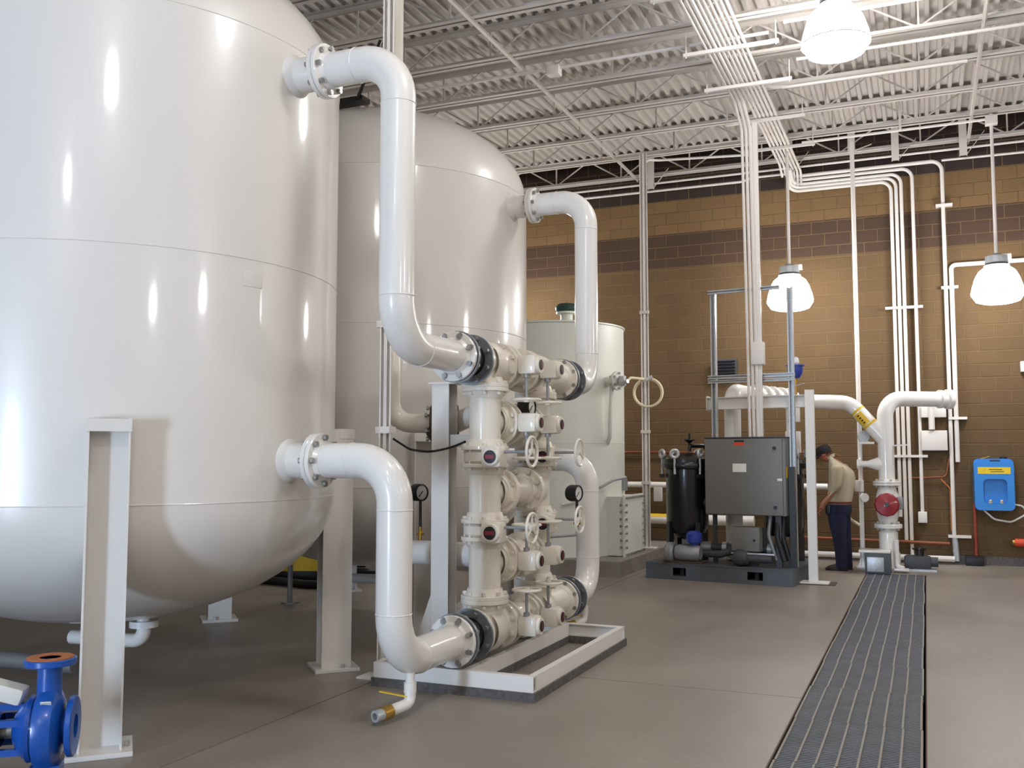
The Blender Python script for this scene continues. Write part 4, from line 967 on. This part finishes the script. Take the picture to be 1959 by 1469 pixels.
# ================================================================== WALL CONDUITS, BOXES, EYEWASH
YW = 16.33
cw = 'conduits on the block wall'
def cond(pts, lab, r=.022, bend=.16, grp=cw): return one('conduit', MB().tube(pts, r, bend, 10), 'conduit_white', lab, 'conduit', grp)
tri = ['left', 'middle', 'right']
for k in range(3):
    x = -.385 + .075 * k
    cond([(-1.95 + .03 * k, 15.9, 6.28), (-1.95 + .03 * k, YW, 6.02 + .055 * k), (x, YW, 6.02 + .055 * k), (x, YW, (.7, .3, .06)[k])], '%s of three close white conduits bending down the block wall' % tri[k], .027)
cond([(-2.0, YW, 6.20), (-.07, YW, 6.20), (-.07, YW, .78)], 'single white conduit bending down beside the three close ones', .027)
cond([(-2.0, YW, 6.27), (.365, YW, 6.27), (.365, YW, .40)], 'long white conduit down the block wall beside the white wall boxes', .03)
cond([(2.4, YW, 4.60), (.45, YW, 4.60), (.45, YW, 1.55)], 'white conduit coming level from the right lamp, then down the wall', .034, .07)
cond([(.365, YW, 6.27), (3.5, YW, 6.24)], 'thin white conduit running right along the wall top', .018)
cond([(-6.5, YW, 6.29), (-2.75, YW, 6.28), (-2.55, YW, 6.33), (-2.0, YW, 6.33)], 'thin white conduit running left along the wall top', .02, .05)
cond([(-6.5, YW - .05, 6.40), (3.5, YW - .05, 6.42)], 'thin white conduit along the wall under the last joist', .018)
cond([(-4.06, 15.0, 6.0), (-4.06, 15.0, 6.45), (-3.9, 15.2, 6.47), (-2.7, 15.45, 6.47), (-2.45, 15.6, 6.5)], 'white conduit curving from the brine tank post to the bundle', .02, .15)
cond([(3.2, YW, 3.09), (1.42, YW, 3.09)], 'white conduit at the right edge of the block wall', .022)
def box_thing(name, lab, c, d, m='conduit_white', cat='box', extra=None):
    t = thing(name, lab, cat, (c[0], c[1], c[2] - d[2] / 2))
    part('body', MB().bbox(c, d, .008), m, t); part('cover', MB().bbox((c[0], c[1] - d[1] / 2 - .004, c[2]), (d[0] * .94, .01, d[2] * .94), .003), m, t)
    return t
t = box_thing('wall_box', 'small white electrical box high on the wall, under the level pipe', (.13, 16.33, 2.32), (.36, .12, .17))
t = box_thing('wall_box', 'square white disconnect box below the small white box', (.13, 16.33, 1.88), (.37, .12, .31))
one('conduit', MB().cyl((.10, 16.26, 2.05), (.10, 16.26, 2.42), .045, n=14), 'conduit_white', 'short thick white conduit joining the two white wall boxes', 'conduit')
t = box_thing('wall_box', 'small white outlet box at the foot of the single wall conduit', (-.07, 16.33, .70), (.13, .1, .17))
t = box_thing('wall_box', 'small white box at the right edge of the block wall', (1.40, 16.33, 2.98), (.10, .1, .16))
for z, x0, x1, lab in ((3.975, -.52, .03, 'upper short strut bar holding the wall conduits'), (1.64, -.52, .03, 'lower short strut bar holding the wall conduits'), (5.55, .26, .50, 'short strut clip at the top of the long wall conduit'), (4.25, .30, .54, 'short strut clip on the paired wall conduits'), (2.22, .34, .60, 'short strut clip beside the small white wall box'), (.42, .28, .60, 'short strut clip at the foot of the long wall conduit')):
    one('strut_clip', MB().bb((x0, YW - .045, z - .02), (x1, YB - .005, z + .02)), 'conduit_white', lab, 'strut', 'strut clips on the block wall', sm=False)
# copper lines
wpipe('copper_pipe', [(-2.0, 16.3, .34), (.3, 16.3, .31)], .028, 'copper', 'copper pipe running low along the wall behind the main pipe')
wpipe('copper_pipe', [(-.28, 16.34, 1.30), (.28, 16.34, 1.32), (.33, 16.34, 1.6)], .014, 'copper', 'thin copper line at waist height beside the wall conduits')
wpipe('copper_pipe', [(.20, 16.34, 1.29), (.33, 16.34, 1.15), (.33, 16.34, .5)], .012, 'rust', 'thin brown line going down beside the long wall conduit')
wpipe('wall_pipe', [(-2.4, 16.24, .09), (.36, 16.24, .085)], .045, 'pipe_white', 'thin white pipe along the wall foot', n=10)
wpipe('wall_pipe', [(.37, 16.33, .40), (.39, 16.30, .05)], .045, 'galv', 'short grey conduit foot under the long wall conduit', n=10)
wpipe('red_pipe', [(.66, 16.34, 1.35), (.66, 16.34, .05)], .024, 'red_brown', 'thin reddish-brown pipe left of the blue eyewash')
t = thing('red_valve', 'orange-red valve low on the wall at the right edge', 'valve', (1.25, 16.3, .3))
part('body', MB().cyl((1.18, 16.28, .36), (1.5, 16.28, .36), .06, n=14), 'orange_label', t); part('pipe', MB().cyl((1.45, 16.30, .36), (3.0, 16.30, .36), .04, n=12), 'red_brown', t); part('cap', MB().cyl((1.15, 16.28, .36), (1.18, 16.28, .36), .045, n=12), 'brass', t)
t = thing('floor_box', 'small black box on the floor under the eyewash', 'box', (.63, 16.24, 0))
part('body', MB().bbox((.63, 16.24, .065), (.25, .16, .13), .015), 'black_plastic', t); part('lid', MB().bbox((.63, 16.24, .135), (.26, .17, .02), .006), 'black_plastic', t)
# louvred transformer and blue valve on the wall
t = thing('louvred_box', 'dark grey louvred box high on the block wall behind the cabinet', 'box', (-3.0, 16.25, 2.97))
part('body', MB().bb((-3.18, 16.2, 2.97), (-2.86, 16.39, 3.26)), 'louvre_grey', t, sm=False)
for i in range(5): part('louvre', MB().box((-3.02, 16.185, 3.01 + .052 * i), (.30, .03, .018), Matrix.Rotation(.5, 3, 'X')), 'black_plastic', t, sm=False)
t = thing('blue_actuator', 'blue bell-shaped actuator with white cap beside the strut frame', 'actuator', (-1.66, 13.6, 2.5))
ac = V((-1.62, 13.75, 0))
part('bell', MB().lathe([(0, 2.70), (.06, 2.71), (.095, 2.76), (.105, 2.83), (.105, 2.87), (.13, 2.875), (.13, 2.89), (.04, 2.90), (0, 2.90)], ac, (0, 0, 1), 24), 'deep_blue', t)
part('cap', MB().lathe([(.04, 2.90), (.055, 2.92), (.05, 2.98), (.03, 3.0), (0, 3.0)], ac, (0, 0, 1), 16), 'pipe_white', t)
part('stem', MB().cyl(ac + V((0, 0, 2.45)), ac + V((0, 0, 2.72)), .024, n=10), 'brass', t)
part('lever', MB().bar(ac + V((0, -.03, 2.60)), ac + V((.12, -.06, 2.63)), .02, .01), 'galv', t)
t = box_thing('junction_box', 'white junction box hanging under the gantry beam', (-1.66, 13.85, 2.22), (.15, .1, .22))
t = box_thing('junction_box', 'larger white junction box beside the top corner of the cabinet', (-1.68, 13.85, 1.83), (.20, .1, .30))
one('conduit', MB().tube([(-1.74, 13.85, 2.4), (-1.74, 13.85, 1.70)], .03, 0, 10), 'conduit_white', 'white conduit between the two junction boxes beside the cabinet', 'conduit')
# eyewash
def rounded(x0, x1, z0, z1, r, n=6):
    P = []
    for cx, cz, a0 in ((x1 - r, z1 - r, 0), (x0 + r, z1 - r, PI / 2), (x0 + r, z0 + r, PI), (x1 - r, z0 + r, 1.5 * PI)):
        for k in range(n + 1): a = a0 + PI / 2 * k / n; P.append((cx + r * math.cos(a), cz + r * math.sin(a)))
    return P
t = thing('eyewash_station', 'bright blue portable eyewash tank with yellow label on the block wall', 'eyewash', (.93, 16.3, .83))
X0, X1, EZ0, EZ1 = .66, 1.20, .83, 1.60
part('tank', MB().extr(rounded(X0, X1, EZ0, EZ1, .07), (0, 16.22, 0), (0, 16.38, 0), (1, 0, 0), (0, 0, 1)), 'wash_blue', t)
bz = MB(); op = rounded(X0 + .12, X1 - .10, .93, 1.30, .07); ou = rounded(X0 + .004, X1 - .004, EZ0 + .004, 1.56, .07); n = len(op)
vs = [(a, 16.13, b) for a, b in ou] + [(a, 16.22, b) for a, b in ou] + [(a, 16.13, b) for a, b in op] + [(a, 16.215, b) for a, b in op]
fs = []
for i in range(n):
    j = (i + 1) % n; fs += [(i, j, n + j, n + i), (i, j, 2*n + j, 2*n + i), (2*n + i, 2*n + j, 3*n + j, 3*n + i)]
part('front_bowl', bz.add(vs, fs), 'wash_blue', t)
lb = part('yellow_label', MB().bb((X0 + .05, 16.126, 1.375), (X1 - .05, 16.1295, 1.475)), 'yellow', t, sm=False)
part('print_line', MB().bb((X0 + .20, 16.124, 1.435), (X1 - .16, 16.1255, 1.445)), 'ink', lb, sm=False)
part('print_line', MB().bb((X0 + .22, 16.124, 1.405), (X1 - .14, 16.1255, 1.413)), 'ink', lb, sm=False)
part('print_mark', MB().bar((X0 + .12, 16.1245, 1.415), (X0 + .15, 16.1245, 1.45), .006, .002), 'ink', lb, sm=False)
part('handle_slot', MB().bbox(((X0 + X1) / 2 + .02, 16.2, 1.56), (.14, .1, .045), .015), 'ink', t)
for x in (X0 + .21, X1 - .18): part('nozzle', MB().cyl((x, 16.15, .945), (x, 16.13, .985), .024, .018, n=12), 'hose', t)
part('pull_strap', MB().bar((X0 + .10, 16.15, 1.60), (X0 + .22, 16.14, 1.64), .02, .006), 'yellow', t, sm=False)
part('filler_cap', MB().cyl((X1 - .13, 16.28, 1.59), (X1 - .13, 16.28, 1.625), .05, n=14), 'black_plastic', t)
for x in (X0 - .012, X1 + .012): part('wall_bracket', MB().bb((x - .012, 16.26, .95), (x + .012, 16.395, 1.38)), 'dark_grey', t, sm=False)
part('drain_tube', MB().tube([(X0 + .12, 16.2, .83), (X0 + .25, 16.2, .70), (X0 + .48, 16.22, .66), (X1 + .15, 16.25, .78), (X1 + .12, 16.25, .9), (X1, 16.25, .92)], .014, .12, 8), 'vinyl', t)

# ================================================================== CEILING CONDUITS
bl = ['first', 'second', 'third', 'fourth', 'fifth', 'sixth', 'seventh', 'eighth', 'ninth', 'tenth']
gb = 'conduits of the roof bundle'
nB = 9
for k in range(nB):
    x = -2.19 + .054 * k
    if k < 3: continue
    zend = 6.30
    pts = [(x, -6.0, 6.33), (x, 15.75 + .05 * (k - 3), 6.33), (x, 16.05, 6.15 + .02 * k)]
    if k >= 6: pts = [(x, -6.0, 6.33), (x, 16.28, 6.33), (x, 16.28, 6.10)]
    one('conduit', MB().tube(pts, .02, .15, 10), 'conduit_white', '%s conduit from the left in the bundle running under the roof to the wall' % bl[k], 'conduit', gb)
for k in range(3):
    x = -2.19 + .054 * k; zb = (2.05, 2.25, 2.05)[k]; yy = 12.62
    one('conduit', MB().tube([(x, -6.0, 6.33), (x, yy, 6.33), (x + .05, yy + .25, 6.0), (x + .05 + .03, yy + .28, 1.89)], (.02, .022, .026)[k], .12, 10), 'conduit_white', '%s of three bundle conduits that drop down to the grey cabinet' % tri[k], 'conduit', gb)
one('wire_duct', MB().bbox((-1.98, 12.93, 3.99), (.075, .06, 4.2), .006), 'conduit_white', 'white square duct beside the conduits dropping to the cabinet', 'duct')
t = box_thing('junction_box', 'white pull box on the conduits above the grey cabinet', (-1.99, 12.91, 2.98), (.17, .12, .30))
tn = ['nearest', 'second', 'third', 'fourth', 'fifth']
for i, yy in enumerate((10.86, 12.04, 13.42, 14.75, 9.4)):
    t = thing('trapeze', 'short white strut trapeze carrying the conduit bundle, %s' % ['just above the big lamp', 'second from the big lamp', 'third from the big lamp', 'closest to the wall', 'in front of the big lamp'][i], 'strut', (-1.92, yy, 6.27), 0, 'strut trapezes of the bundle')
    part('bar', MB().bb((-2.46, yy - .02, 6.268), (-1.38, yy + .02, 6.308)), 'conduit_white', t, sm=False)
    for x in (-2.43, -1.41): part('rod', MB().cyl((x, yy, 6.25), (x, yy, ZB + .02), .008, n=8), 'conduit_white', t)
def cc(pts, lab, r=.02, bend=.15): return one('conduit', MB().tube(pts, r, bend, 10), 'conduit_white', lab, 'conduit', 'conduits under the roof')
cc([(-1.80, 11.9, 6.36), (-1.80, 12.35, 6.36), (-1.5, 12.5, 6.36), (.6, 12.5, 6.36)], 'conduit branching right from the bundle past the big lamp')
cc([(-8.5, 10.95, 6.44), (-1.5, 10.95, 6.44)], 'conduit running left along the joists above the second tank')
cc([(-1.3, 10.7, 6.42), (4.0, 10.7, 6.42)], 'conduit running right along the joists in front of the big lamp')
cc([(-1.3, 11.85, 6.44), (4.0, 11.85, 6.44)], 'conduit running right along the joists behind the big lamp')
cc([(-1.6, 15.05, 6.42), (.95, 15.05, 6.43)], 'conduit running under the joist to the lamp above the eyewash')
cc([(-.2, 14.95, 6.40), (-.2, 15.02, 6.9)], 'short drop conduit under the joist beside the tall floor conduit')
t = box_thing('junction_box', 'white junction box on the joist above the brine tank vent', (-4.1, 10.95, 6.40), (.16, .12, .12))
t = box_thing('junction_box', 'white junction box on the joist above the eyewash lamp', (1.0, 15.05, 6.40), (.16, .12, .12))

# ================================================================== THE WORKER
def skin_mesh(name, pts, edges, m, root=0, sub=2, ref=None):
    me = bpy.data.meshes.new(name); me.from_pydata([p[:3] for p in pts], edges, [])
    o = bpy.data.objects.new(name, me); COL.objects.link(o)
    md = o.modifiers.new('skin', 'SKIN'); md.use_smooth_shade = True
    sv = me.skin_vertices[0].data
    for i, p in enumerate(pts):
        r = p[3]; sv[i].radius = (r, p[4] if len(p) > 4 else r); sv[i].use_root = (i == root)
    ss = o.modifiers.new('sub', 'SUBSURF'); ss.levels = sub; ss.render_levels = sub
    dg = bpy.context.evaluated_depsgraph_get(); ev = o.evaluated_get(dg)
    nm = bpy.data.meshes.new_from_object(ev); nm.name = name
    bpy.data.objects.remove(o); bpy.data.meshes.remove(me)
    nm.materials.clear(); nm.materials.append(M[m])
    for p in nm.polygons: p.use_smooth = True
    return nm
PP = V((-1.235, 14.86, 0)); PZ = math.radians(-6)
w = thing('person', 'person in tan shirt, dark jeans and black cap looking down beside the skid', 'person', PP, PZ)
def pchild(nm, me, par=None, label=None):
    o = bpy.data.objects.new(nm, me); COL.objects.link(o); o.parent = par or w
    if label: o['label'] = label
    return o
def loft(mb, rings, n=24, k=4, cap=True):
    """smooth skin through rings (centre, half depth along x, half width along y, tilt about y)"""
    R_ = []
    N = len(rings)
    for i in range(N - 1):
        p0, p1, p2, p3 = rings[max(i - 1, 0)], rings[i], rings[i + 1], rings[min(i + 2, N - 1)]
        for j in range(k):
            t = j / k; R_.append([.5 * (2 * b + (c - a) * t + (2 * a - 5 * b + 4 * c - d) * t * t + (3 * b - a - 3 * c + d) * t ** 3) for a, b, c, d in zip(p0, p1, p2, p3)])
    R_.append(list(rings[-1])); vs = []; fs = []
    for (x, y, z, rx, ry, tl) in R_:
        for q in range(n):
            a = 2 * PI * q / n; u = rx * math.cos(a); vs.append((x + u * math.cos(tl), y + ry * math.sin(a), z + u * math.sin(tl)))
    M_ = len(R_)
    for i in range(M_ - 1):
        for q in range(n): fs.append((i * n + q, i * n + (q + 1) % n, (i + 1) * n + (q + 1) % n, (i + 1) * n + q))
    if cap: fs.append(tuple(range(n - 1, -1, -1))); fs.append(tuple(range((M_ - 1) * n, M_ * n)))
    return mb.add(vs, fs)
# local frame: facing -x, left arm on the -y (camera) side
body = [(.06, 0, .95, .10), (.09, 0, 1.15, .10), (.09, 0, 1.40, .11), (.03, 0, 1.56, .065), (-.05, 0, 1.60, .060), (-.115, 0, 1.615, .070), (-.165, 0, 1.655, .098, .080), (-.145, 0, 1.715, .095, .078),
        (.07, -.19, 1.47, .055), (.06, -.255, 1.18, .042), (-.10, -.235, .96, .034), (-.155, -.225, .885, .036, .02),
        (.07, .19, 1.47, .055), (.04, .24, 1.18, .042), (-.16, .20, 1.0, .034), (-.20, .19, .94, .034, .02),
        (.05, -.09, .86, .085), (.07, -.1, .5, .055), (.10, -.1, .1, .042), (.05, .09, .86, .085), (.10, .1, .5, .055), (.12, .1, .1, .042)]
be = [(0,1),(1,2),(2,3),(3,4),(4,5),(5,6),(6,7),(2,8),(8,9),(9,10),(10,11),(2,12),(12,13),(13,14),(14,15),(0,16),(16,17),(17,18),(0,19),(19,20),(20,21)]
for hand, sgn in ((11, -1), (15, 1)):
    hx, hy, hz = body[hand][:3]
    for k in range(4):
        i = len(body); oy = (k - 1.5) * .019
        ln = (.055, .065, .06, .048)[k]
        body.append((hx - .015 + abs(k - 1.5) * .004, hy + oy, hz - .035, .0095)); body.append((hx - .035, hy + oy, hz - .035 - ln * .6, .0085)); body.append((hx - .03 + .018, hy + oy, hz - .035 - ln, .0075))
        be += [(hand, i), (i, i + 1), (i + 1, i + 2)]
    i = len(body); body.append((hx - .03, hy + .02, hz + .0, .010)); body.append((hx - .055, hy + .02, hz - .03, .009)); be += [(hand, i), (i, i + 1)]
pchild('body', skin_mesh('body', body, be, 'skin', 0, 2))
sh = MB()
loft(sh, [(.058, 0, .945, .172, .190, 0), (.062, 0, .99, .178, .196, 0), (.085, 0, 1.12, .178, .198, 0), (.105, 0, 1.27, .185, .205, 0), (.105, 0, 1.40, .180, .222, -.1), (.085, 0, 1.49, .160, .222, -.25), (.05, 0, 1.555, .125, .165, -.4), (.015, 0, 1.60, .092, .10, -.5), (-.012, 0, 1.625, .078, .078, -.55)])
loft(sh, [(.085, -.175, 1.53, .05, .045, 0), (.085, -.205, 1.48, .088, .075, 0), (.085, -.24, 1.36, .082, .068, .1), (.075, -.262, 1.22, .072, .062, .15), (.04, -.262, 1.13, .068, .060, .5), (-.05, -.25, 1.03, .060, .055, .75), (-.125, -.232, .93, .046, .044, .75), (-.142, -.228, .905, .044, .042, .75)])
loft(sh, [(.085, .175, 1.53, .05, .045, 0), (.085, .205, 1.48, .088, .075, 0), (.07, .24, 1.36, .08, .068, .1), (.05, .25, 1.2, .07, .062, .2), (-.03, .235, 1.1, .064, .058, .8), (-.16, .20, 1.01, .048, .045, .9)])
so = pchild('shirt', mesh('shirt', sh, 'shirt'))
cl = MB().lathe([(.074, 0), (.082, .012), (.078, .04), (.068, .05)], (-.02, 0, 1.605), (-.5, 0, .85), 20)
pchild('collar', mesh('collar', cl, 'shirt'), so)
pt = MB()
loft(pt, [(.055, 0, .985, .160, .180, 0), (.055, 0, .90, .178, .190, 0), (.05, 0, .82, .175, .192, 0), (.05, 0, .76, .14, .17, 0)])
loft(pt, [(.045, -.085, .84, .125, .10, 0), (.05, -.09, .70, .130, .105, 0), (.065, -.095, .50, .098, .09, 0), (.085, -.098, .28, .086, .082, 0), (.095, -.1, .10, .082, .08, 0), (.09, -.1, .045, .09, .08, 0)])
loft(pt, [(.065, .085, .84, .125, .10, 0), (.075, .09, .70, .125, .105, 0), (.10, .095, .50, .095, .09, 0), (.12, .098, .28, .084, .082, 0), (.125, .1, .10, .08, .08, 0), (.12, .1, .045, .088, .08, 0)])
po = pchild('trousers', mesh('trousers', pt, 'jeans'))
bt = MB(); loft(bt, [(.057, 0, .955, .182, .199, 0), (.057, 0, .985, .184, .201, 0)], cap=False)
pchild('belt', mesh('belt', bt, 'belt'), po)
for sy, dx in ((-.10, 0), (.10, .03)):
    sm_ = MB(); loft(sm_, [(.09 + dx, sy, .0, .09, .045, 0), (.09 + dx, sy, .05, .085, .046, 0), (.09 + dx, sy, .10, .06, .045, 0)])
    loft(sm_, [(-.02 + dx, sy * 1.08, .0, .115, .048, 0), (-.02 + dx, sy * 1.08, .03, .115, .05, 0), (.0 + dx, sy * 1.08, .065, .09, .042, 0), (.03 + dx, sy * 1.05, .085, .06, .03, 0)])
    pchild('shoe', mesh('shoe', sm_, 'shoe'))
hd = V((-.155, 0, 1.685))
pchild('nose', skin_mesh('nose', [(hd.x - .095, 0, 1.655, .017), (hd.x - .115, 0, 1.618, .019)], [(0, 1)], 'skin', 0, 1))
for sy in (-1, 1):
    pchild('ear', mesh('ear', MB().lathe([(0, -.008), (.02, -.01), (.032, 0), (.02, .01), (0, .006)], (hd.x + .03, sy * .082, 1.66), (.2, sy, 0), 12), 'skin'))
    pchild('eye', mesh('eye', MB().lathe([(0, .006), (.008, .003), (.011, -.003)], (hd.x - .094, sy * .03, 1.66), (-1, 0, -.3), 10), 'ink'))
pchild('mouth', mesh('mouth', MB().bbox((hd.x - .085, 0, 1.585), (.012, .045, .008), .003), 'red_brown'))
ct = Matrix.Rotation(math.radians(-20), 3, 'Y')
cc0 = V((hd.x + .018, 0, 1.685))
cap = MB().lathe([(.100, -.02), (.106, .02), (.102, .06), (.082, .095), (.042, .113), (0, .117)], (0, 0, 0), (0, 0, 1), 24)
cap.v = [tuple(cc0 + ct @ V((p[0] * 1.1, p[1] * .93, p[2]))) for p in cap.v]
cp = pchild('cap', mesh('cap', cap, 'cap_black'))
br = MB(); n = 10; vv = []
for k in range(n + 1):
    a = PI / 2 + PI * k / n; u, v_ = math.cos(a), math.sin(a)
    vv += [V((u * .105, v_ * .092, -.012)), V((u * .105 + u * .085 * abs(u) ** .3, v_ * .092, -.022 - .018 * abs(u)))]
m_ = len(vv); vv = vv + [p_ + V((0, 0, -.007)) for p_ in vv]; ff = []
for k in range(n): a, b, c_, d_ = 2*k, 2*k+1, 2*k+3, 2*k+2; ff += [(a, b, c_, d_), (m_+a, m_+d_, m_+c_, m_+b), (b, m_+b, m_+c_, c_)]
br.add([cc0 + ct @ p_ for p_ in vv], ff)
pchild('cap_brim', mesh('cap_brim', br, 'cap_black'), cp)
pchild('cap_light', mesh('cap_light', MB().bbox(cc0 + ct @ V((-.135, -.02, .02)), (.05, .05, .035), .008), 'galv'), cp, 'small metal light clipped to the cap')
pchild('hair', skin_mesh('hair', [(hd.x + .055, 0, 1.675, .078), (hd.x + .085, 0, 1.63, .062), (hd.x + .125, -.02, 1.635, .034), (hd.x + .20, -.03, 1.66, .024), (hd.x + .27, -.03, 1.625, .016)], [(0,1),(1,2),(2,3),(3,4)], 'hair', 0, 2))
pchild('phone_pouch', mesh('phone_pouch', MB().bbox((-.06, -.20, .88), (.07, .04, .13), .008), 'black_plastic'))
